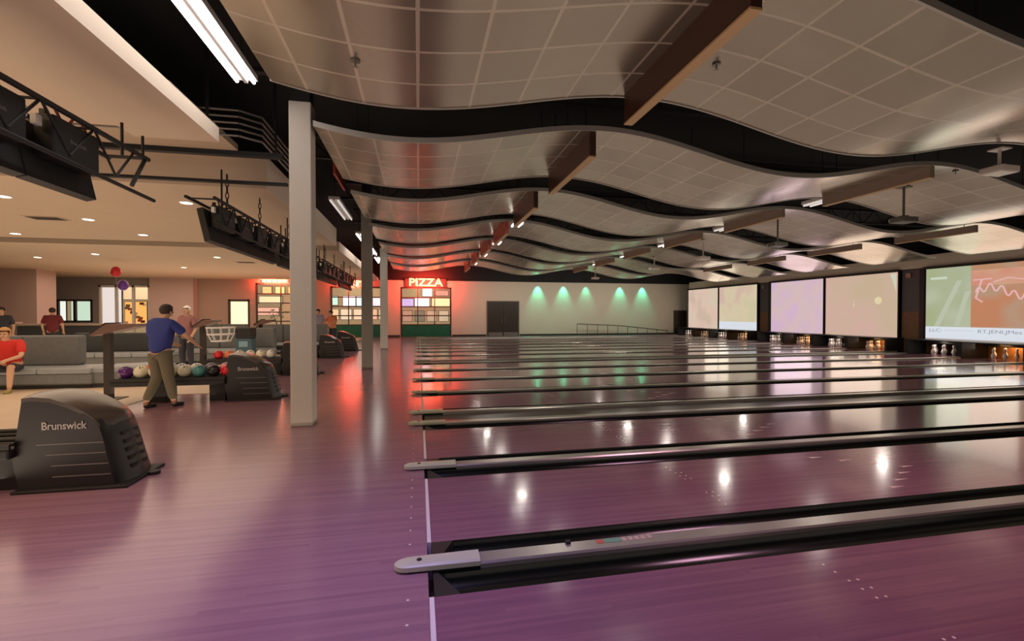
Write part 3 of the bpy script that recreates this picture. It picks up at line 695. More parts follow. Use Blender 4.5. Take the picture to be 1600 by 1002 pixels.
for i, c in enumerate(vcaps):
    lab = 'silver capped black gutter divider, ' + ['just below the frame', 'nearest one across the foreground', 'second one in view', 'third in view, near side of the first aisle', 'fourth in view, far side of the first aisle', 'fifth in view', 'sixth in view', 'seventh in view', 'eighth in view, near side of the second aisle', 'ninth in view, far side of the second aisle', 'tenth in view', 'eleventh in view', 'twelfth in view', 'thirteenth in view, near the back', 'fourteenth in view', 'fifteenth in view', 'sixteenth in view', 'seventeenth in view', 'last before the back wall'][i]
    isn = any(abs(c - (A0 + BAY * b - 0.36)) < 0.05 for b in range(-1, 4)); isf = any(abs(c - (A0 + BAY * b + 0.36)) < 0.05 for b in range(-1, 4))
    d = divider(c, lab, near=not isf, far=not isn)
    if i == 1:
        st = B(); box(st, 1.13, 1.18, 0.0, 0.045, 0.0345, 0.036); obj('sticker', st, mat('red_sticker', (0.55, 0.12, 0.08), 0.4), d)
        st = B(); box(st, 1.19, 1.30, 0.0, 0.045, 0.0345, 0.036); obj('sticker', st, mat('green_sticker', (0.15, 0.40, 0.25), 0.4), d)
        st = B()
        for k in range(5): box(st, 1.31 + k * 0.045, 1.34 + k * 0.045, 0.0, 0.045, 0.0345, 0.036)
        obj('sticker', st, mat('cream_sticker', (0.6, 0.45, 0.35), 0.4), d)
        st = B(); box(st, 0.93, 0.96, 0.03, 0.06, 0.0345, 0.05); obj('sensor', st, M['rubber'], d)
for b in range(0, 4):
    if A0 + BAY * b > YB: continue
    A = A0 + BAY * b
    struct('floor.%03d' % (10 + b), bx(0.08, XL + 0.6, A - 0.29, A + 0.29, -0.12, -0.012), M['aisle'])

# ================================================================ PIN END: masking, screens, pits, pins
def scr_mat(name, stops, s, ax='Y', w=3.4, noise=0.25, seed=0):
    """emissive projected picture: soft colour blobs"""
    m = bpy.data.materials.new(name); m.use_nodes = True; N = m.node_tree.nodes; L = m.node_tree.links; b = N['Principled BSDF']
    tc = N.new('ShaderNodeTexCoord'); mp = N.new('ShaderNodeMapping'); mp.inputs['Location'].default_value = (seed, seed * 2, seed); L.new(tc.outputs['Object'], mp.inputs[0])
    ns = N.new('ShaderNodeTexNoise'); ns.inputs['Scale'].default_value = 0.8; ns.inputs['Detail'].default_value = 1.5; L.new(mp.outputs[0], ns.inputs['Vector'])
    cr = N.new('ShaderNodeValToRGB'); L.new(ns.outputs['Fac'], cr.inputs[0]); el = cr.color_ramp.elements
    el[0].position = 0.35; el[0].color = (*stops[0], 1); el[1].position = 0.65; el[1].color = (*stops[-1], 1)
    if len(stops) > 2: e = el.new(0.5); e.color = (*stops[1], 1)
    L.new(cr.outputs[0], b.inputs['Emission Color']); b.inputs['Emission Strength'].default_value = s
    b.inputs['Base Color'].default_value = (0.15, 0.14, 0.13, 1); b.inputs['Roughness'].default_value = 0.8
    return m
ZB, ZT = 0.55, 3.24
def screen(y0, y1, label, m, extra=None):
    t = thing('projection_screen', label, 'screen', (XS, y0, ZB)); L = y1 - y0; H = ZT - ZB
    obj('casing', bx(-0.10, 0.03, -0.02, L + 0.02, H, H + 0.09), M['screenframe'], t)
    obj('border', bx(-0.01, 0.02, 0, L, -0.03, H), M['screenframe'], t)
    obj('picture', bx(-0.015, -0.01, 0.05, L - 0.05, 0.0, H), m, t)
    obj('bottom_bar', bx(-0.025, 0.02, 0.0, L, -0.07, -0.03), M['screenframe'], t)
    if extra: extra(t, L, H)
    return t
def strip(t, name, y0, y1, z0, z1, m, x=-0.018): return obj(name, bx(x, -0.015, y0, y1, z0, z1), m, t)
E_white = emis('screen_white', (0.80, 0.86, 0.95), 0.80)
E_grey = emis('screen_grey', (0.34, 0.36, 0.42), 0.7)
def ex_white(t, L, H): strip(t, 'caption_bar', 0.05, L - 0.05, 0.02, 0.5, E_white)
screen(26.62, 30.02, 'peach projection screen farthest to the left, by the back wall', scr_mat('peach_picture', [(0.75, 0.62, 0.48), (0.80, 0.58, 0.47), (0.68, 0.52, 0.40)], 0.84))
screen(23.08, 26.55, 'cream projection screen with a white caption bar, second from the back wall', scr_mat('cream_picture', [(0.68, 0.62, 0.40), (0.76, 0.64, 0.44), (0.72, 0.52, 0.42)], 0.84, seed=3), ex_white)
def ex_orange(t, L, H): pass
screen(18.66, 22.08, 'lilac pink projection screen in the middle bay', scr_mat('lilac_picture', [(0.72, 0.52, 0.62), (0.74, 0.55, 0.55), (0.72, 0.50, 0.68)], 0.84, seed=5))
def ex_spot(t, L, H):
    bm = B(); tube(bm, (-0.016, 0.85, 1.55), (-0.0151, 0.85, 1.55), 0.16, n=24); obj('bright_spot', bm, emis('spot_glow', (0.85, 0.72, 0.45), 0.8), t)
    bm = B(); extr(bm, [(0.1, H - 0.05), (0.35, H - 0.05), (0.1, H - 0.8)], 'x', -0.018, -0.015); obj('pale_streak', bm, emis('streak_glow', (0.8, 0.8, 0.62), 0.7), t)
    bm = B(); extr(bm, [(1.93, 1.3), (1.99, 1.3), (1.96, 1.62)], 'x', -0.018, -0.015); obj('pale_mark', bm, emis('mark_glow', (0.85, 0.66, 0.48), 0.8), t)
screen(15.14, 18.60, 'tan projection screen with a bright round spot in the middle bay', scr_mat('tan_picture', [(0.66, 0.50, 0.34), (0.70, 0.50, 0.38), (0.74, 0.48, 0.40)], 0.80, seed=8), ex_spot)
def ex_game(t, L, H):
    # Y grows to the left in the picture; green half is the far half
    gm = scr_mat('green_picture', [(0.42, 0.50, 0.27), (0.46, 0.52, 0.34), (0.52, 0.58, 0.40)], 0.80, seed=2)
    strip(t, 'green_picture', 1.95, L - 0.05, 0.5, H - 0.0, gm, -0.017)
    for a, w in ((2.95, 0.18), (2.2, 0.14)):
        bm = B(); extr(bm, [(a, 0.5), (a + w, 0.5), (a + w - 0.75, H - 0.5), (a - 0.75 + 0.02, H - 0.5)] if a > 2.8 else [(a + 0.1, 0.55), (a + w + 0.12, 0.55), (a + w - 0.22, H - 0.9), (a - 0.24, H - 0.9)], 'x', -0.021, -0.017)
        obj('pale_streak', bm, emis('pale_streak_glow', (0.60, 0.66, 0.5), 0.72), t)
    strip(t, 'pale_bar', 2.7, 3.25, H - 0.42, H - 0.33, emis('pale_bar_glow', (0.66, 0.76, 0.6), 0.8), -0.021)
    strip(t, 'coral_band', 0.05, 1.93, H - 0.72, H - 0.18, scr_mat('coral_picture', [(0.75, 0.30, 0.2), (0.68, 0.42, 0.26), (0.7, 0.28, 0.2)], 0.84, seed=11), -0.017)
    # looping script lettering
    bm = B(); pts = []
    for k in range(26):
        q = k / 25; pts.append((-0.025, 1.80 - q * 1.35, H - 0.95 + 0.13 * math.sin(q * 26) + 0.16 * math.sin(q * 5)))
    path(bm, pts, 0.022, 6)
    path(bm, [(-0.025, 1.88, H - 0.52), (-0.025, 1.35, H - 0.50)], 0.02, 6); path(bm, [(-0.025, 1.62, H - 0.5), (-0.025, 1.80, H - 1.15), (-0.025, 1.6, H - 1.3)], 0.024, 6)
    path(bm, [(-0.025, 1.3, H - 0.62), (-0.025, 0.9, H - 0.5), (-0.025, 0.3, H - 0.62)], 0.018, 6)
    obj('script_lettering', bm, emis('script_glow', (0.85, 0.52, 0.52), 0.8), t)
    strip(t, 'caption_bar', 0.05, L - 0.05, 0.06, 0.5, E_white, -0.021)
    strip(t, 'white_lower_edge', 0.05, L - 0.05, -0.02, 0.06, emis('lower_edge', (0.55, 0.48, 0.45), 0.7), -0.022)
    text('caption', 'LLC: ────  RT.JENI,JMes', 0.17, E_grey, t, (-0.026, 1.9, 0.36), (PI / 2, 0, -PI / 2), 0.001, 0, 1.35)
screen(10.70, 14.16, 'green and orange split game screen with a white caption bar, nearest in view', scr_mat('orange_picture', [(0.55, 0.28, 0.15), (0.52, 0.33, 0.22), (0.60, 0.24, 0.12)], 0.80, seed=4), ex_game)
screen(7.15, 10.64, 'cream projection screen right of the frame edge', scr_mat('cream_picture_b', [(0.68, 0.62, 0.40), (0.76, 0.60, 0.44), (0.72, 0.52, 0.42)], 0.80, seed=13))
# light thrown by the pictures
for y0, c in ((8.9, (1, .85, .7)), (12.4, (1, .9, .75)), (16.9, (1, .8, .65)), (20.4, (1, .78, .85)), (26.6, (1, .88, .7))):
    area('screen_light', (XS - 0.15, y0, 1.9), 3.2, 26, c, (0, math.radians(-90), 0) if False else (0, math.radians(90), 0), sizey=2.4)

# piers in the aisle lines
for b, lb in ((0, 'near right beyond the frame edge'), (1, 'between the tan screen and the green screen'), (2, 'between the cream screen and the lilac screen')):
    A = A0 + BAY * b
    t = thing('screen_pier', 'dark slate and brown brick pier ' + lb, 'pier', (XS + 0.1, A, 0))
    obj('slate_upper', bx(0.0, 0.45, -0.45, 0.45, 1.62, 3.3), M['pier'], t)
    obj('brick_lower', bx(0.0, 0.45, -0.45, 0.45, 0.0, 1.62), M['pier_wood'], t)
    obj('shadow_post', bx(-0.09, 0.05, 0.12 - 0.57, 0.30 - 0.57, 0.0, 3.3), M['screenframe'], t)
    obj('junction_box', bx(-0.06, 0.0, 0.08, 0.26, 2.98, 3.16), M['steel'], t)

# pit housings, pins
def pin_mesh():
    bm = B(); prof = [(0.026, 0.0), (0.029, 0.01), (0.036, 0.04), (0.052, 0.085), (0.0605, 0.115), (0.057, 0.15), (0.045, 0.19), (0.03, 0.225), (0.0235, 0.25), (0.0235, 0.27), (0.028, 0.295), (0.0325, 0.325), (0.0325, 0.345), (0.028, 0.365), (0.016, 0.378), (0.004, 0.381)]
    return lathe(bm, prof, n=12)
pin0 = None
places = {}
for i, l in enumerate(vis):
    if l < 8: continue
    k = i
    near_lab = NUM[i]
    t = thing('pinsetter', 'dark pinsetter pit at the end of the %s lane below the screens' % near_lab, 'pinsetter', (XL + 0.15, l, 0), 0, 'pinsetter pits')
    for s in (-1, 1): obj('kickback', bx(0, 1.4, s * 0.86 - 0.04, s * 0.86 + 0.04, -0.1, 0.53), M['rubber'], t)
    warm = i % 2 == 0
    obj('pit_curtain', bx(1.2, 1.24, -0.82, 0.82, -0.05, 0.5), M['curtain'] if warm else M['curtain_d'], t)
    obj('sweep_bar', bx(0.62, 0.68, -0.6, 0.6, 0.42, 0.5), M['rubber'], t)
    obj('top_cover', bx(0.0, 1.4, -0.9, 0.9, 0.53, 0.56), M['rubber'], t)
    if warm: area('pit_lamp', (XL + 1.0, l, 0.5), 0.8, 9, (1.0, 0.55, 0.22), sizey=0.3)
    else: area('pit_lamp', (XL + 0.5, l, 0.5), 0.6, 3.5, (1.0, 0.85, 0.7), sizey=0.2)
    for r in range(4):
        for q in range(r + 1):
            px = XL + 0.25 + r * 0.264; py = l + (q - r / 2) * 0.3048
            if pin0 is None:
                pin0 = tag(obj('bowling_pin', pin_mesh(), M['pin'], None, True, (px, py, 0)), '', 'bowling pin')
                sb = B(); lathe(sb, [(0.0245, 0.247), (0.0245, 0.253)], n=12); lathe(sb, [(0.0245, 0.266), (0.0245, 0.272)], n=12); obj('red_stripe', sb, M['pin_red'], pin0)
                pin0['label'] = 'white bowling pin racked at the end of the %s lane' % near_lab; pin0['group'] = 'pins of the %s lane' % near_lab
            else: dup(pin0, (px, py, 0), label='white bowling pin racked at the end of the %s lane' % near_lab, group='pins of the %s lane' % near_lab)

# ================================================================ PROJECTORS
def projector(p, drop, label, m):
    t = thing('ceiling_projector', label, 'projector', p, 0, 'projectors hanging from the wavy ceiling')
    bm = bx(-0.2, 0.2, -0.15, 0.15, 0, 0.11, bev=0.025); obj('body', bm, m, t)
    bm = B(); tube(bm, (0.2, 0.03, 0.055), (0.235, 0.03, 0.055), 0.04, n=14); obj('lens', bm, M['rubber'], t)
    bm = B(); tube(bm, (0, 0, 0.11), (0, 0, 0.11 + drop), 0.022, n=10); tube(bm, (0, 0, 0.11), (0, 0, 0.14), 0.08, n=14); obj('pole', bm, m, t)
    bm = B(); box(bm, -0.1, 0.1, -0.1, 0.1, 0.11 + drop - 0.02, 0.11 + drop); obj('ceiling_plate', bm, m, t)
lightp = mat('white_projector_plastic', (0.62, 0.56, 0.50), 0.4); darkp = mat('dark_projector_plastic', (0.10, 0.10, 0.085), 0.4)
for u, v, Y, m, lb in ((1558, 268, 5.9, lightp, 'white projector on a short pole at the upper right'), (1410, 345, 9.2, darkp, 'dark projector on a pole over the middle lanes, second from right'), (1214, 383, 12.6, darkp, 'dark projector on a pole left of the second one'), (1098, 404, 16.0, lightp, 'pale projector on a pole above the lilac screen'), (1022, 420, 19.4, lightp, 'small pale projector over the far lanes'), (930, 435, 25.0, lightp, 'tiny pale projector nearest the back wall')):
    ln = {1558: 34, 1410: 52, 1214: 44, 1098: 28}.get(u, 14); zc = 7.0; a = (u - 800) / FPX
    for _ in range(20):
        X = zc * (SN + a * CS); zc = (wav(X) - EYE) * FPX / (HZ - v + ln)
    X = zc * (SN + a * CS); p = at(u, v, zc * (CS - a * SN))
    projector((p.x, p.y, p.z - 0.05), wav(p.x) - p.z - 0.06, lb, m)

# ================================================================ MONITOR BANKS over the approach
def mon_truss(y0, y1, label):
    L = y1 - y0; t = thing('monitor_truss', label, 'truss', (-3.0, y0, 0), 0, 'black trusses carrying the score monitors')
    bm = B(); tube(bm, (0.12, -0.1, 3.2), (0.12, L + 0.55, 3.2), 0.025, n=8); tube(bm, (-0.25, -0.1, 3.2), (-0.25, L + 0.55, 3.2), 0.025, n=8); tube(bm, (0.12, -0.1, 2.86), (0.12, L + 0.65, 2.78), 0.02, n=8)
    obj('rail', bm, M['truss'], t)
    bm = B()
    k = 0; y = 0.0
    while y < L:
        tube(bm, (0.12, y, 3.2), (0.12, y + 0.3, 2.86), 0.012, n=6); tube(bm, (0.12, y + 0.3, 2.86), (0.12, y + 0.6, 3.2), 0.012, n=6)
        tube(bm, (0.12, y, 3.2), (-0.25, y, 3.2), 0.012, n=6); y += 0.6
    tube(bm, (0.12, L + 0.5, 3.2), (0.12, L + 0.25, 2.84), 0.02, n=6); tube(bm, (-0.25, L + 0.5, 3.2), (0.12, L + 0.5, 3.2), 0.018, n=6)
    obj('bracing', bm, M['truss'], t)
    for y in (0.15, L + 0.1, L + 0.45): obj('hanger_rod', tube(B(), (0.12, y, 3.1), (0.12, y, 3.42 if y > 1 else 3.68), 0.014, n=6), M['truss'], t)
    for y in (0.35, L * 0.6):
        bm = B()
        for k in range(5):
            zc = 3.25 + 0.092 * k
            pts = [(math.cos(a) * 0.022, math.sin(a) * 0.055) for a in [2 * PI * j / 8 for j in range(9)]]
            path(bm, [((p[0] + 0.12 if k % 2 else 0.12), (y if k % 2 else y + p[0]), zc + p[1]) for p in pts], 0.008, 5)
        obj('chain', bm, M['truss'], t)
    for k in range(3):
        y = 0.5 + k * L / 3; pts = [(0.0, y + 0.5 * q / 6, 3.22 + 0.07 * math.sin(q * 1.7 + k)) for q in range(7)]; obj('cable', path(B(), pts, 0.012, 5), M['red_dark'], t)
    return t
mproto = None
def monitor(x, y, label):
    global mproto
    if mproto: return dup(mproto, (x, y, 0), label=label)
    t = thing('score_monitor', label, 'monitor', (x, y, 0), 0, 'score monitors seen from behind'); mproto = t
    w = 0.39
    bm = B(); A_ = [(0.02, 2.58), (0.10, 2.60), (0.00, 3.08), (-0.08, 3.06)]; extr(bm, A_, 'y', -w, w); obj('screen_housing', bm, M['monitor'], t)
    bm = bx(0.05, 0.20, -0.27, 0.27, 2.80, 3.14, bev=0.015); obj('rear_box', bm, M['monitor'], t)
    obj('screen_face', extr(B(), [(0.005, 2.60), (0.019, 2.602), (-0.078, 3.05), (-0.092, 3.048)], 'y', -w + 0.03, w - 0.03), mat('screen_glass', (0.05, 0.06, 0.08), 0.2, ), t)
    lb = text('label_plate', 'Brunswick', 0.045, M['louvre'], t, (0.202, 0, 2.98), (PI / 2, 0, PI / 2), 0.001)
    obj('white_bracket', bx(0.10, 0.14, -0.36, -0.30, 3.02, 3.1), M['white'], t); obj('white_bracket', bx(0.1, 0.14, 0.30, 0.36, 3.04, 3.12), M['white'], t)
    obj('mount_arm', bx(0.05, 0.09, -0.2, -0.17, 3.05, 3.2), M['truss'], t); obj('mount_arm', bx(0.05, 0.09, 0.17, 0.2, 3.05, 3.2), M['truss'], t)
    return t
banks = [(1.85, 5.15), (7.45, 10.5), (10.95, 14.0), (15.0, 18.2), (18.8, 22.0)]
bn = ['first bank at the left edge', 'second bank left of the first column', 'third bank behind the first column', 'fourth bank near the second column', 'fifth and farthest bank']
for i, (a, b) in enumerate(banks):
    mon_truss(a, b, 'black hanging truss with chains over the ' + bn[i] + ' of monitors')
    for k in range(4):
        monitor(-3.08, a + 0.40 + k * 0.80, ['nearest', 'second', 'third', 'farthest'][k] + ' black score monitor of the ' + bn[i])

# ================================================================ BALL RETURNS
prof = [(q[0] * 0.93, q[1]) for q in [(-0.04, 0.0), (-0.10, 0.27), (-0.03, 0.80), (0.05, 0.812), (0.20, 0.795), (0.36, 0.735), (0.48, 0.67), (0.57, 0.60), (0.615, 0.53), (0.65, 0.42), (0.70, 0.22), (0.76, 0.0)]]
def loft(bm, rings):
    R = [[bm.verts.new(p) for p in r] for r in rings]; n = len(R[0])
    for a, b in zip(R[:-1], R[1:]):
        for k in range(n): bm.faces.new((a[k], a[(k + 1) % n], b[(k + 1) % n], b[k]))
    bm.faces.new(R[0][::-1]); bm.faces.new(R[-1])
def hood_rings(half, zmin, zmax, grow=0.0):
    out = []
    for y, s in ((-half, 0.955), (-half + 0.03, 1.0), (-half + 0.16, 1.025), (0, 1.04), (half - 0.16, 1.025), (half - 0.03, 1.0), (half, 0.955)):
        r = []
        for x, z in prof:
            zz = z * (0.985 + 0.025 * (1 - (y / half) ** 2)) if z > 0.3 else z
            xx = 0.33 + (x - 0.33) * s
            xx += (0.06 * (1 - (y / half) ** 2)) if x > 0.45 else 0      # bowed nose
            r.append((xx, y * (1.0 + 0.10 * (1 - min(z, 0.8) / 0.8)), zz))
        out.append(r)
    return out
def ball_return(x, y, label, full=True):
    t = thing('ball_return', label, 'ball return', (x, y, 0), 0, 'black ball return hoods')
    half = 0.24
    bm = B(); loft(bm, hood_rings(half, 0, 1)); hd = obj('hood', bm, M['hood'], t, True)
    # glossy top cover, slightly proud of the hood
    bm = B(); tp = prof[2:9]
    rings = []
    for yy in (-half - 0.004, -half * 0.6, 0, half * 0.6, half + 0.004):
        k = 1 - (yy / half) ** 2
        up = [(0.33 + (px - 0.33) * (0.96 + 0.08 * k) + (0.06 * k if px > 0.45 else 0), yy, pz * (0.985 + 0.025 * k) + 0.012) for px, pz in tp]
        lo = [(p[0], p[1], p[2] - 0.035) for p in up][::-1]
        rings.append(up + lo)
    loft(bm, rings); obj('top_cover', bm, M['hood_top'], hd, True)
    for s in (-1, 1):
        bm = B()
        for k, (xa, zz) in enumerate(((0.10, 0.40), (0.17, 0.31), (0.21, 0.215), (0.22, 0.12))):
            xb = 0.62 + (0.42 - zz) * 0.20 - 0.03; yy = s * (half * (1.0 + 0.10 * (1 - zz / 0.8)))
            box(bm, xa, xb, yy - 0.006, yy + 0.006, zz - 0.004, zz + 0.005)
        obj('louvres', bm, M['louvre'], t)
    text('logo', 'Brunswick', 0.092, M['logo'], t, (0.30, -half * 1.035 - 0.004, 0.555), (PI / 2, 0, 0), 0.002, 0.0015, 0.86)
    # nose vents
    bm = B()
    for k in range(5):
        zz = 0.12 + k * 0.075
        for (xa, za), (xb, zb) in zip(prof[8:], prof[9:]):
            if zb <= zz + 0.017 <= za: xx = xb + (xa - xb) * (zz + 0.017 - zb) / (za - zb)
        xx = 0.33 + (xx - 0.33) * 1.035 + 0.052
        box(bm, xx - 0.01, xx + 0.006, -0.11, 0.11, zz, zz + 0.035)
    obj('nose_vents', bm, M['rubber'], t)
    bm = B(); box(bm, -0.06, 0.80, -0.31, 0.31, 0.0, 0.025, bev=0.01); lathe(bm, [(0.05, 0.0), (0.05, 0.03)], (0.83, 0.05, 0), 12); obj('base', bm, M['rubber'], t)
    # ball rack behind
    L = 1.75
    for k, yy in enumerate((-0.26, -0.10, 0.10, 0.26)):
        bm = B(); tube(bm, (-0.05, yy, 0.42), (-L, yy, 0.42), 0.018, n=8); obj('rail', bm, M['rubber'], t)
    bm = B(); box(bm, -L - 0.03, -0.05, -0.32, 0.32, 0.30, 0.385, bev=0.02); obj('tray', bm, M['rubber'], t)
    for yy in (-0.32, 0.30):
        bm = B(); box(bm, -L - 0.03, -0.05, yy, yy + 0.02, 0.385, 0.43); obj('tray_lip', bm, M['rubber'], t)
    obj('rack_leg', bx(-L + 0.45, -L + 0.75, -0.16, 0.16, 0.0, 0.30), M['rubber'], t); obj('rack_leg', bx(-0.35, -0.1, -0.16, 0.16, 0.0, 0.3), M['rubber'], t)
    return t
rets = [(-3.30, 4.88, 'black ball return hood nearest the camera at lower left'), (-3.24, 9.05, 'black ball return hood left of the first column'), (-3.26, 12.45, 'black ball return hood mostly hidden behind the first column'), (-3.30, 16.95, 'black ball return hood right of the first column, nearer of two'), (-3.22, 19.95, 'black ball return hood farthest away, by the second column')]
for r in rets: ball_return(*r)
ballcols = {'purple': (0.10, 0.02, 0.16), 'cream': (0.75, 0.70, 0.52), 'white': (0.72, 0.68, 0.62), 'pearl': (0.62, 0.60, 0.45), 'teal': (0.10, 0.30, 0.30), 'black': (0.02, 0.02, 0.02), 'red': (0.65, 0.02, 0.03), 'grey blue': (0.40, 0.46, 0.48), 'orange': (0.75, 0.2, 0.08), 'pink': (0.6, 0.15, 0.2)}
BM = {k: mat(k.replace(' ', '_') + '_ball', v, 0.12, noise=0.35, nscale=6) for k, v in ballcols.items()}
b0 = None
def bowl_ball(x, y, z, c, label, group):
    bm = B(); ball(bm, (0, 0, 0), 0.108, n=20); o = obj('bowling_ball', bm, BM[c], None, True, (x, y, z)); tag(o, label, 'bowling ball', group)
    bm = B()
    for dx, dy in ((0, 0), (0.035, 0.01), (0.018, -0.04)):
        v = Vector((dx + 0.01, dy - 0.05, 0.09)).normalized() * 0.1075; tube(bm, v, v * 1.012, 0.012, n=8)
    obj('finger_holes', bm, M['rubber'], o)
row = ['purple', 'cream', 'white', 'pearl', 'cream', 'teal', 'black', 'red']
bx0, by0 = rets[1][0], rets[1][1]
for k, c in enumerate(row):
    bowl_ball(bx0 - 1.62 + k * 0.222, by0 - 0.155 + 0.0, 0.532, c, '%s bowling ball, number %s from left, front row behind the blue shirted bowler' % (c, ['one', 'two', 'three', 'four', 'five', 'six', 'seven', 'eight'][k]), 'balls on the rack left of the first column')
for k, c in enumerate(['orange', 'purple', 'grey blue', 'white', 'purple', 'pink']):
    bowl_ball(bx0 - 1.40 + k * 0.24, by0 + 0.155, 0.532, c, '%s bowling ball, number %s from left, rear row behind the blue shirted bowler' % (c, ['one', 'two', 'three', 'four', 'five', 'six'][k]), 'balls on the rack left of the first column')
bx1, by1 = rets[2][0], rets[2][1]
for k, c in enumerate(['red', 'orange', 'white', 'white', 'cream', 'white']):
    bowl_ball(bx1 - 1.5 + k * 0.235, by1 - 0.155, 0.532, c, '%s bowling ball, number %s from left on the next rack beyond' % (c, ['one', 'two', 'three', 'four', 'five', 'six'][k]), 'balls on the rack behind')
for k, c in enumerate(['red', 'pink']):
    bowl_ball(rets[3][0] - 0.6 + k * 0.24, rets[3][1] - 0.155, 0.532, c, '%s bowling ball on the rack behind the first column' % c, 'balls on the third rack')

# ================================================================ LOUNGE
def console(p, h, label, w=0.62):
    t = thing('score_console', label, 'console', p)
    obj('post', bx(-0.055, 0.055, -0.05, 0.05, 0.02, h - 0.1), M['frame_dk'], t)
    obj('foot', bx(-0.2, 0.2, -0.2, 0.2, 0, 0.02), M['frame_dk'], t)
    bm = B(); a = [(-0.16, h - 0.13), (-0.12, h - 0.16), (w - 0.08, h - 0.0), (w - 0.05, h + 0.05), (0.10, h + 0.05)]; extr(bm, a, 'y', -0.24, 0.2); obj('sloped_top', bm, M['kiosk'], t)
    bm = B(); a = [(-0.155, h - 0.112), (-0.13, h - 0.125), (0.08, h + 0.045), (0.09, h + 0.07)]; extr(bm, a, 'y', -0.25, 0.21); obj('screen_panel', bm, M['rubber'], t)
console(flo(169, 625), 1.30, 'brown topped score console on a dark post left of the blue shirted bowler')
console(flo(317, 590), 1.33, 'score console on a dark post behind the ball rack', 0.4)
p = at(407, 495, 17.0); console((p.x, 17.0, 0), 1.28, 'far score console on a dark post beside the first column', 0.5)

def couch_arc(cx, cy, r, a0, a1, depth, seat_h, back_h, label, back=(0, 1), n=18):
    """curved bench: seat ring plus back rest on the outer side for part of the arc"""
    t = thing('couch', label, 'couch', (cx, cy, 0))
    def ring(bm, r0, r1, z0, z1, b0, b1, bev=0.0):
        R = []
        for i in range(n + 1):
            a = b0 + (b1 - b0) * i / n; c, s = math.cos(a), math.sin(a)
            R.append([(r0 * c, r0 * s, z0), (r1 * c, r1 * s, z0), (r1 * c, r1 * s, z1 - bev), ((r1 - bev) * c, (r1 - bev) * s, z1), ((r0 + bev) * c, (r0 + bev) * s, z1), (r0 * c, r0 * s, z1 - bev)])
        loft(bm, R)
    bm = B(); ring(bm, r, r + depth, 0.0, 0.09, a0, a1); obj('plinth', bm, M['couch_dk'], t)
    bm = B(); ring(bm, r - 0.02, r + depth + 0.02, 0.09, seat_h - 0.1, a0, a1); obj('base', bm, M['couch'], t, True)
    bm = B(); ring(bm, r - 0.04, r + depth + 0.03, seat_h - 0.1, seat_h, a0, a1, 0.03); obj('seat', bm, M['couch_seat'], t, True)
    return t
def couch_straight(p0, p1, depth, seat_h, back_h, label, seams=3, back_len=1.0, m_back='couch'):
    p0, p1 = Vector(p0), Vector(p1); d = (p1 - p0); L = d.length; rz = math.atan2(d.y, d.x)
    t = thing('couch', label, 'couch', p0, rz)
    obj('plinth', bx(0.05, L - 0.05, 0.06, depth - 0.05, 0, 0.08), M['couch_dk'], t)
    bm = B(); box(bm, 0, L, 0, depth, 0.08, seat_h - 0.11, bev=0.02); obj('base', bm, M['couch'], t)
    for k in range(seams):
        a, b = L * k / seams + 0.004, L * (k + 1) / seams - 0.004
        obj('seat_cushion', bx(a, b, -0.03, depth, seat_h - 0.11, seat_h, bev=0.03), M['couch_seat'], t)
    Lb = L * back_len; nb = max(1, int(seams * back_len))
    for k in range(nb):
        a, b = Lb * k / nb + 0.004, Lb * (k + 1) / nb - 0.004
        obj('back_cushion', bx(a, b, depth - 0.22, depth + 0.02, seat_h, back_h, bev=0.035), M[m_back], t)
    return t
couch_straight((-10.4, 11.05, 0), (-6.55, 10.85, 0), 0.85, 0.42, 1.06, 'grey upholstered couch at the left edge behind the red shirted bowler', 4, 0.83)
couch_arc(-6.6, 12.6, 0.85, -PI / 2, -0.7, 0.82, 0.42, 0.9, 'curved end bench of the grey couch reaching toward the score console')
couch_straight((-9.6, 14.6, 0), (-6.9, 14.5, 0), 0.8, 0.44, 0.98, 'charcoal backed couch behind the first grey couch', 3, 0.7, 'couch_dk')
couch_straight((-7.9, 15.6, 0), (-4.6, 15.2, 0), 0.85, 0.45, 1.08, 'grey couch in the second row behind the ball rack', 4)
couch_straight((-6.0, 18.6, 0), (-3.6, 18.4, 0), 0.85, 0.45, 1.12, 'far grey couch left of the first column', 3)
couch_straight((-9.5, 19.6, 0), (-6.8, 19.3, 0), 0.85, 0.45, 1.12, 'far grey couch behind the standing bowler', 3)

def counter(x0, x1, y, h, label):
    t = thing('bar_counter', label, 'counter', ((x0 + x1) / 2, y, 0)); w = (x1 - x0) / 2
    obj('top', bx(-w, w, -0.35, 0.35, h - 0.06, h), M['counter'], t)
    obj('front', bx(-w + 0.08, w - 0.08, -0.22, 0.3, 0.1, h - 0.06), M['couch_dk'], t)
    obj('plinth', bx(-w + 0.1, w - 0.1, -0.18, 0.28, 0.0, 0.1), M['rubber'], t)
counter(-22, -14.8, 20.5, 1.22, 'bar counter with a tan top at the far left behind the couch')
counter(-14.3, -11.3, 20.0, 1.16, 'bar counter with a dark front behind the curved couch')
counter(-10.8, -8.6, 22.0, 1.18, 'dark counter below the arcade opening')

# balloons
for u, v, lb, m, yb in ((182, 425, 'red balloon floating above the counter', 'red_bal', 20.3), (193, 446, 'purple balloon floating just under the red balloon', 'pur_bal', 20.35)):
    p = at(u, v, yb); bm = B(); ball(bm, (0, 0, 0), 0.17, sz=1.2, n=18); o = obj('balloon', bm, M[m], None, True, p); tag(o, lb, 'balloon')
    bm = B(); path(bm, [(0, 0, -0.23), (0.03, 0, -0.6), (-0.02, 0, -1.0), (0.0, 0, -(p.z - 1.2) + 0.0)], 0.006, 5); obj('ribbon', bm, M['string'], o)

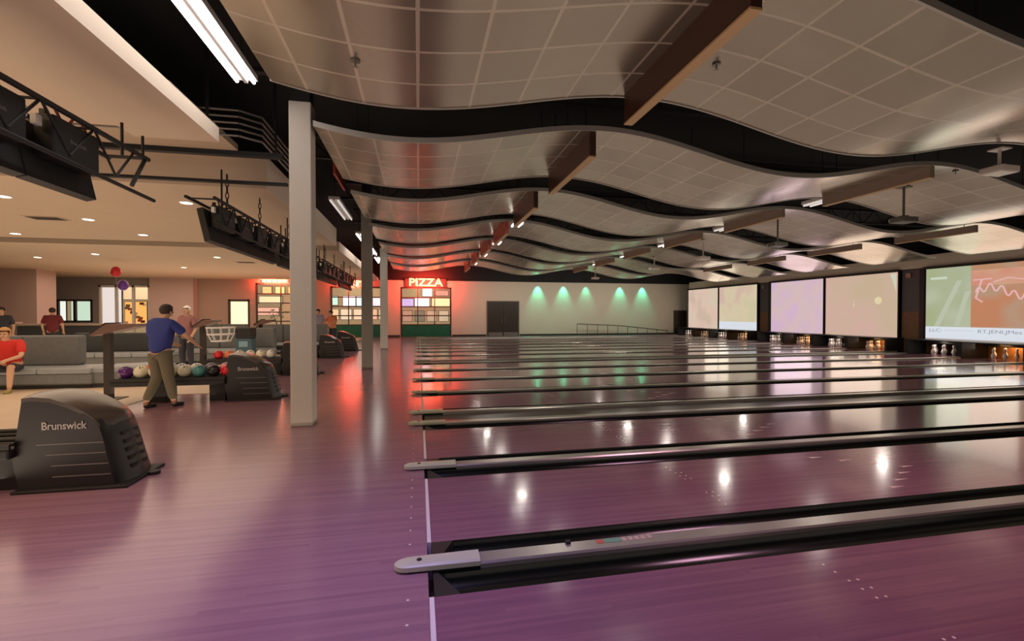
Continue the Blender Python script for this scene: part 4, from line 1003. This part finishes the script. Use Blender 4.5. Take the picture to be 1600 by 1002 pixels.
# white chain garland / basket on the far console
def bag(u, v, Y, w, hh, m, name, label, cat):
    p = at(u, v, Y); bm = B(); ball(bm, (0, 0, 0), 1.0, sx=w, sy=w * 0.7, sz=hh, n=14); o = obj(name, bm, m, None, True, p); tag(o, label, cat); return o
t = thing('wire_basket', 'round white wire basket on the ball rack behind the standing bowler', 'basket', at(345, 533, 12.1))
bm = B()
for zz, r in ((0.0, 0.2), (0.16, 0.28), (0.32, 0.3)):
    pts = [(r * math.cos(2 * PI * k / 16), r * math.sin(2 * PI * k / 16), zz) for k in range(17)]; path(bm, pts, 0.016, 6)
for k in range(10): a = 2 * PI * k / 10; path(bm, [(0.2 * math.cos(a), 0.2 * math.sin(a), 0), (0.28 * math.cos(a), 0.28 * math.sin(a), .16), (0.3 * math.cos(a), 0.3 * math.sin(a), .32)], 0.01, 5)
obj('wires', bm, M['white'], t)

# potted plant by the glazed bay
p = at(432, 500, 24.0)
t = thing('potted_plant', 'dark green leafy plant beside the first column in front of the glazed bay', 'plant', (p.x, p.y, 0))
bm = B(); lathe(bm, [(0.18, 0), (0.25, 0.4), (0.26, 0.45), (0.2, 0.45)], n=16); obj('pot', bm, M['couch_dk'], t)
bm = B(); tube(bm, (0, 0, 0.4), (0, 0, 1.2), 0.03); obj('stem', bm, M['khaki'], t)
bm = B()
for k in range(90):
    a = random.random() * 2 * PI; b = random.uniform(-0.3, 1.2); r = random.uniform(0.15, 0.5); c = Vector((math.cos(a) * r * math.cos(b), math.sin(a) * r * math.cos(b), 1.35 + r * math.sin(b)))
    d = Vector((math.cos(a), math.sin(a), random.uniform(-0.6, 0.5))).normalized() * 0.16; s = d.cross(Vector((0, 0, 1))).normalized() * 0.05
    vs = [bm.verts.new(c), bm.verts.new(c + d * 0.5 + s), bm.verts.new(c + d), bm.verts.new(c + d * 0.5 - s)]; bm.faces.new(vs)
obj('leaves', bm, mat('dark_green_leaf', (0.02, 0.07, 0.02), 0.5), t)

# trash bin teal
t = thing('waste_bin', 'teal and black waste bin left of the first column', 'bin', (at(384, 540, 15.0).x, 15.0, 0))
obj('body', bx(-0.22, 0.22, -0.2, 0.2, 0, 0.8, bev=0.03), mat('teal_plastic', (0.05, 0.11, 0.13), 0.5), t)
obj('lid', bx(-0.23, 0.23, -0.21, 0.21, 0.8, 1.12, bev=0.04), M['rubber'], t)
obj('white_card', bx(-0.12, 0.12, -0.215, -0.205, 0.55, 0.72), mat('pale_blue_card', (0.2, 0.34, 0.42), 0.5), t)

# handrail near the back wall
t = thing('handrail', 'low dark metal handrail running along the foot of the back wall', 'handrail', (10.85, YB - 0.5, 0))
bm = B(); path(bm, [(0, 0, 0.84), (3.2, 0, 0.70), (7.0, 0, 0.30)], 0.028, 8); obj('top_rail', bm, M['rail'], t)
for k in range(10):
    x = k * 0.76; z = 0.84 - 0.14 * x / 3.2 if x < 3.2 else 0.70 - 0.40 * (x - 3.2) / 3.8
    bm = B(); tube(bm, (x, 0, -0.13), (x, 0, z), 0.018, n=8); obj('post', bm, M['rail'], t)
struct('floor.020', bx(0.1, 19.0, YB - 0.75, YB - 0.03, -0.13, 0.0), M['aisle'])

# ================================================================ PEOPLE
def skin_mesh(name, J, edges, m, parent=None, sub=2, root=0, loc=None):
    me = bpy.data.meshes.new(name); me.from_pydata([j[0] for j in J], edges, []); o = bpy.data.objects.new(name, me); C.objects.link(o)
    sk = o.modifiers.new('s', 'SKIN'); sk.use_smooth_shade = True
    for i, j in enumerate(J):
        v = me.skin_vertices[0].data[i]; r = j[1]; v.radius = (r, r) if not isinstance(r, tuple) else r
        v.use_root = (i == root)
    ss = o.modifiers.new('u', 'SUBSURF'); ss.levels = sub; ss.render_levels = sub
    dg = bpy.context.evaluated_depsgraph_get(); dg.update()
    m2 = bpy.data.meshes.new_from_object(o.evaluated_get(dg)); bpy.data.objects.remove(o)
    m2.materials.clear(); m2.materials.append(m)
    for p in m2.polygons: p.use_smooth = True
    o = bpy.data.objects.new(name, m2); C.objects.link(o)
    if parent: o.parent = parent
    if loc: o.location = loc
    return o
def person(loc, rz, label, pose, shirt, legs, hair, shoe, long_legs=True, scale=1.0):
    """faces local -Y. pose: dict of joints"""
    P = {k: Vector(v) for k, v in pose.items()}
    J = []; E = []; idx = {}
    def add(k, p, r): idx[k] = len(J); J.append((tuple(p), r)); return idx[k]
    add('pelvis', P['pelvis'], (0.135, 0.10)); add('waist', P['pelvis'].lerp(P['chest'], 0.45), (0.12, 0.09)); add('chest', P['chest'], (0.15, 0.105))
    add('neckb', P['neck'], 0.062); add('neckt', P['neck'].lerp(P['head'], 0.35), 0.052); 
    hd = P['head']; add('jaw', P['neck'].lerp(hd, 0.7), 0.07); add('head', hd, (0.078, 0.095)); add('crown', hd + (hd - P['neck']).normalized() * 0.085, (0.062, 0.075))
    E += [(0, 1), (1, 2), (2, 3), (3, 4), (4, 5), (5, 6), (6, 7)]
    for s in ('l', 'r'):
        a = add('sh' + s, P['sh' + s], 0.06); b = add('el' + s, P['el' + s], 0.042); c = add('wr' + s, P['wr' + s], 0.027)
        f = (P['wr' + s] - P['el' + s]).normalized(); pm = add('pm' + s, P['wr' + s] + f * 0.07, (0.036, 0.02))
        E += [(2, a), (a, b), (b, c), (c, pm)]
        side = f.cross(Vector((0, 1, 0.3))).normalized()
        for q, (off, ln) in enumerate(((-0.026, .065), (-0.009, .08), (0.009, .075), (0.026, .06))):
            k1 = add('f%d%s' % (q, s), P['wr' + s] + f * (0.10 + ln * 0.4) + side * off, 0.0085); k2 = add('g%d%s' % (q, s), P['wr' + s] + f * (0.10 + ln) + side * off + Vector((0, -0.012, 0)), 0.007)
            E += [(pm, k1), (k1, k2)]
        k1 = add('t1' + s, P['wr' + s] + f * 0.06 + side * 0.045, 0.0095); k2 = add('t2' + s, P['wr' + s] + f * 0.10 + side * 0.055, 0.008); E += [(pm, k1), (k1, k2)]
        a = add('hp' + s, P['hp' + s], 0.092); b = add('kn' + s, P['kn' + s], 0.06); cfp = P['kn' + s].lerp(P['an' + s], 0.35); cf = add('cf' + s, cfp, 0.056); c = add('an' + s, P['an' + s], 0.036)
        d = add('he' + s, P['an' + s] + Vector((0, -0.02, -0.04)), 0.036); e = add('to' + s, P['an' + s] + Vector((0, -0.16, -0.055)), (0.036, 0.022))
        E += [(0, a), (a, b), (b, cf), (cf, c), (c, d), (d, e)]
    body = skin_mesh('person', J, E, M['skin'], None, 2, 0)
    body.location = loc; body.rotation_euler = (0, 0, rz); body.scale = (scale,) * 3; tag(body, label, 'person')
    # shirt
    J2 = [(tuple(P['pelvis'] - (P['chest'] - P['pelvis']) * (0.38 if long_legs else 0.12)), (0.18, 0.15) if long_legs else (0.17, 0.14)), (tuple(P['pelvis'].lerp(P['chest'], 0.45)), (0.175, 0.14)), (tuple(P['chest']), (0.215, 0.165)), (tuple(P['chest'].lerp(P['neck'], 0.85)), 0.105)]
    E2 = [(0, 1), (1, 2), (2, 3)]
    for s in ('l', 'r'):
        k = len(J2); J2.append((tuple(P['sh' + s]), 0.095)); J2.append((tuple(P['sh' + s].lerp(P['el' + s], 0.84)), 0.068)); E2 += [(2, k), (k, k + 1)]
    skin_mesh('shirt', J2, E2, shirt, body, 2, 2)
    J3 = [(tuple(P['pelvis'] + Vector((0, 0, 0.02))), (0.135, 0.12))]; E3 = []
    for s in ('l', 'r'):
        k = len(J3); J3.append((tuple(P['hp' + s] - Vector((0, 0, 0.06))), 0.105)); J3.append((tuple(P['kn' + s]), 0.085)); E3 += [(0, k), (k, k + 1)]
        if long_legs: J3.append((tuple(P['an' + s] + Vector((0, 0, 0.03))), 0.062)); E3.append((k + 1, k + 2))
    skin_mesh('trousers' if long_legs else 'shorts', J3, E3, legs, body, 2, 0)
    for s in ('l', 'r'):
        A = P['an' + s]; skin_mesh('shoe', [(tuple(A + Vector((0, 0.02, -0.04))), 0.046), (tuple(A + Vector((0, -0.08, -0.05))), (0.05, 0.04)), (tuple(A + Vector((0, -0.18, -0.058))), (0.045, 0.03))], [(0, 1), (1, 2)], shoe, body, 2)
    up = (hd - P['neck']).normalized()
    bm = B(); ball(bm, hd + up * 0.055 + Vector((0, 0.022, 0)), 0.1, sx=0.92, sy=1.05, sz=1.0, n=16)
    cut = [v for v in bm.verts if v.co.y < hd.y - 0.045 and v.co.z < hd.z + 0.075]; bmesh.ops.delete(bm, geom=cut, context='VERTS'); obj('hair', bm, hair, body, True)
    for s in (-1, 1):
        bm = B(); ball(bm, hd + Vector((s * 0.03, -0.088, 0.01)), 0.011, n=8); obj('eye', bm, M['hair_d'], body)
        bm = B(); ball(bm, hd + Vector((s * 0.083, 0.0, 0.0)), 0.022, sx=0.4, sz=1.4, n=8); obj('ear', bm, M['skin'], body, True)
    bm = B(); extr(bm, [(-0.012, -0.02), (0.012, -0.02), (0, 0.02)], 'y', -0.115, -0.08); 
    for v in bm.verts: v.co += hd
    obj('nose', bm, M['skin'], body, True)
    bm = B(); box(bm, -0.022, 0.022, -0.092, -0.082, -0.052, -0.044)
    for v in bm.verts: v.co += hd
    obj('mouth', bm, M['maroon'], body)
    return body
STAND = dict(pelvis=(0, 0, 0.95), chest=(0, 0, 1.28), neck=(0, 0, 1.47), head=(0, -0.01, 1.60), shl=(0.19, 0, 1.40), ell=(0.26, 0.02, 1.12), wrl=(0.26, -0.14, 0.90), shr=(-0.19, 0, 1.40), elr=(-0.26, 0.03, 1.13), wrr=(-0.24, -0.16, 0.92), hpl=(0.095, 0, 0.88), knl=(0.11, -0.02, 0.48), anl=(0.12, 0.02, 0.08), hpr=(-0.095, 0, 0.88), knr=(-0.11, -0.05, 0.48), anr=(-0.12, 0.0, 0.08))
LEAN = dict(STAND, chest=(0, -0.05, 1.25), neck=(0, -0.09, 1.43), head=(0, -0.13, 1.54), shl=(0.19, -0.06, 1.36), ell=(0.28, -0.22, 1.18), wrl=(0.22, -0.42, 1.05), shr=(-0.19, -0.06, 1.36), elr=(-0.30, -0.2, 1.16), wrr=(-0.26, -0.42, 1.02), hpl=(0.1, 0, 0.88), knl=(0.13, -0.08, 0.48), anl=(0.17, 0.10, 0.08), hpr=(-0.1, 0, 0.88), knr=(-0.13, -0.03, 0.48), anr=(-0.15, -0.10, 0.08))
SIT = dict(pelvis=(0, 0.12, 0.52), chest=(0, -0.04, 0.82), neck=(0, -0.12, 1.0), head=(0, -0.17, 1.12), shl=(0.19, -0.07, 0.94), ell=(0.25, -0.22, 0.70), wrl=(0.12, -0.42, 0.64), shr=(-0.19, -0.07, 0.94), elr=(-0.25, -0.22, 0.70), wrr=(-0.12, -0.42, 0.63), hpl=(0.1, 0.08, 0.50), knl=(0.14, -0.36, 0.50), anl=(0.13, -0.40, 0.08), hpr=(-0.1, 0.08, 0.50), knr=(-0.14, -0.36, 0.50), anr=(-0.15, -0.34, 0.08))
person((-4.12, 8.42, 0), math.radians(160), 'standing bowler in a blue shirt and khaki trousers leaning over the ball rack', LEAN, M['blue_cloth'], M['khaki'], M['hair_d'], M['denim'])
person((-7.95, 10.86, 0), math.radians(18), 'seated person in a red shirt and dark shorts leaning forward at the left edge', SIT, M['red_cloth'], M['denim'], M['hair_b'], M['shoe'], False)
p = at(82, 500, 19.0); person((p.x, p.y, 0), math.radians(200), 'person in a maroon shirt standing at the bar counter at left', STAND, M['maroon'], M['denim'], M['hair_d'], M['denim'])
p = at(497, 500, 21.6); person((p.x, p.y, 0), math.radians(10), 'person in a pale lilac shirt standing right of the first column', STAND, M['lilac'], M['denim'], M['hair_d'], M['denim'])
p = at(520, 500, 22.3); person((p.x, p.y, 0), math.radians(-30), 'person in an orange shirt standing beside the lilac shirted person', LEAN, M['orange_cloth'], M['denim'], M['hair_d'], M['denim'])
p = at(2, 505, 17.5); person((p.x, p.y, 0), math.radians(30), 'dark haired person standing at the counter at the very left edge', STAND, M['denim'], M['denim'], M['hair_d'], M['denim'])
p = at(292, 498, 14.0); person((p.x, p.y, 0), math.radians(-20), 'person in a pinkish shirt and white cap behind the blue shirted bowler', STAND, mat('dusty_pink_shirt', (0.30, 0.13, 0.13), 0.8), M['denim'], M['white'], M['denim'])
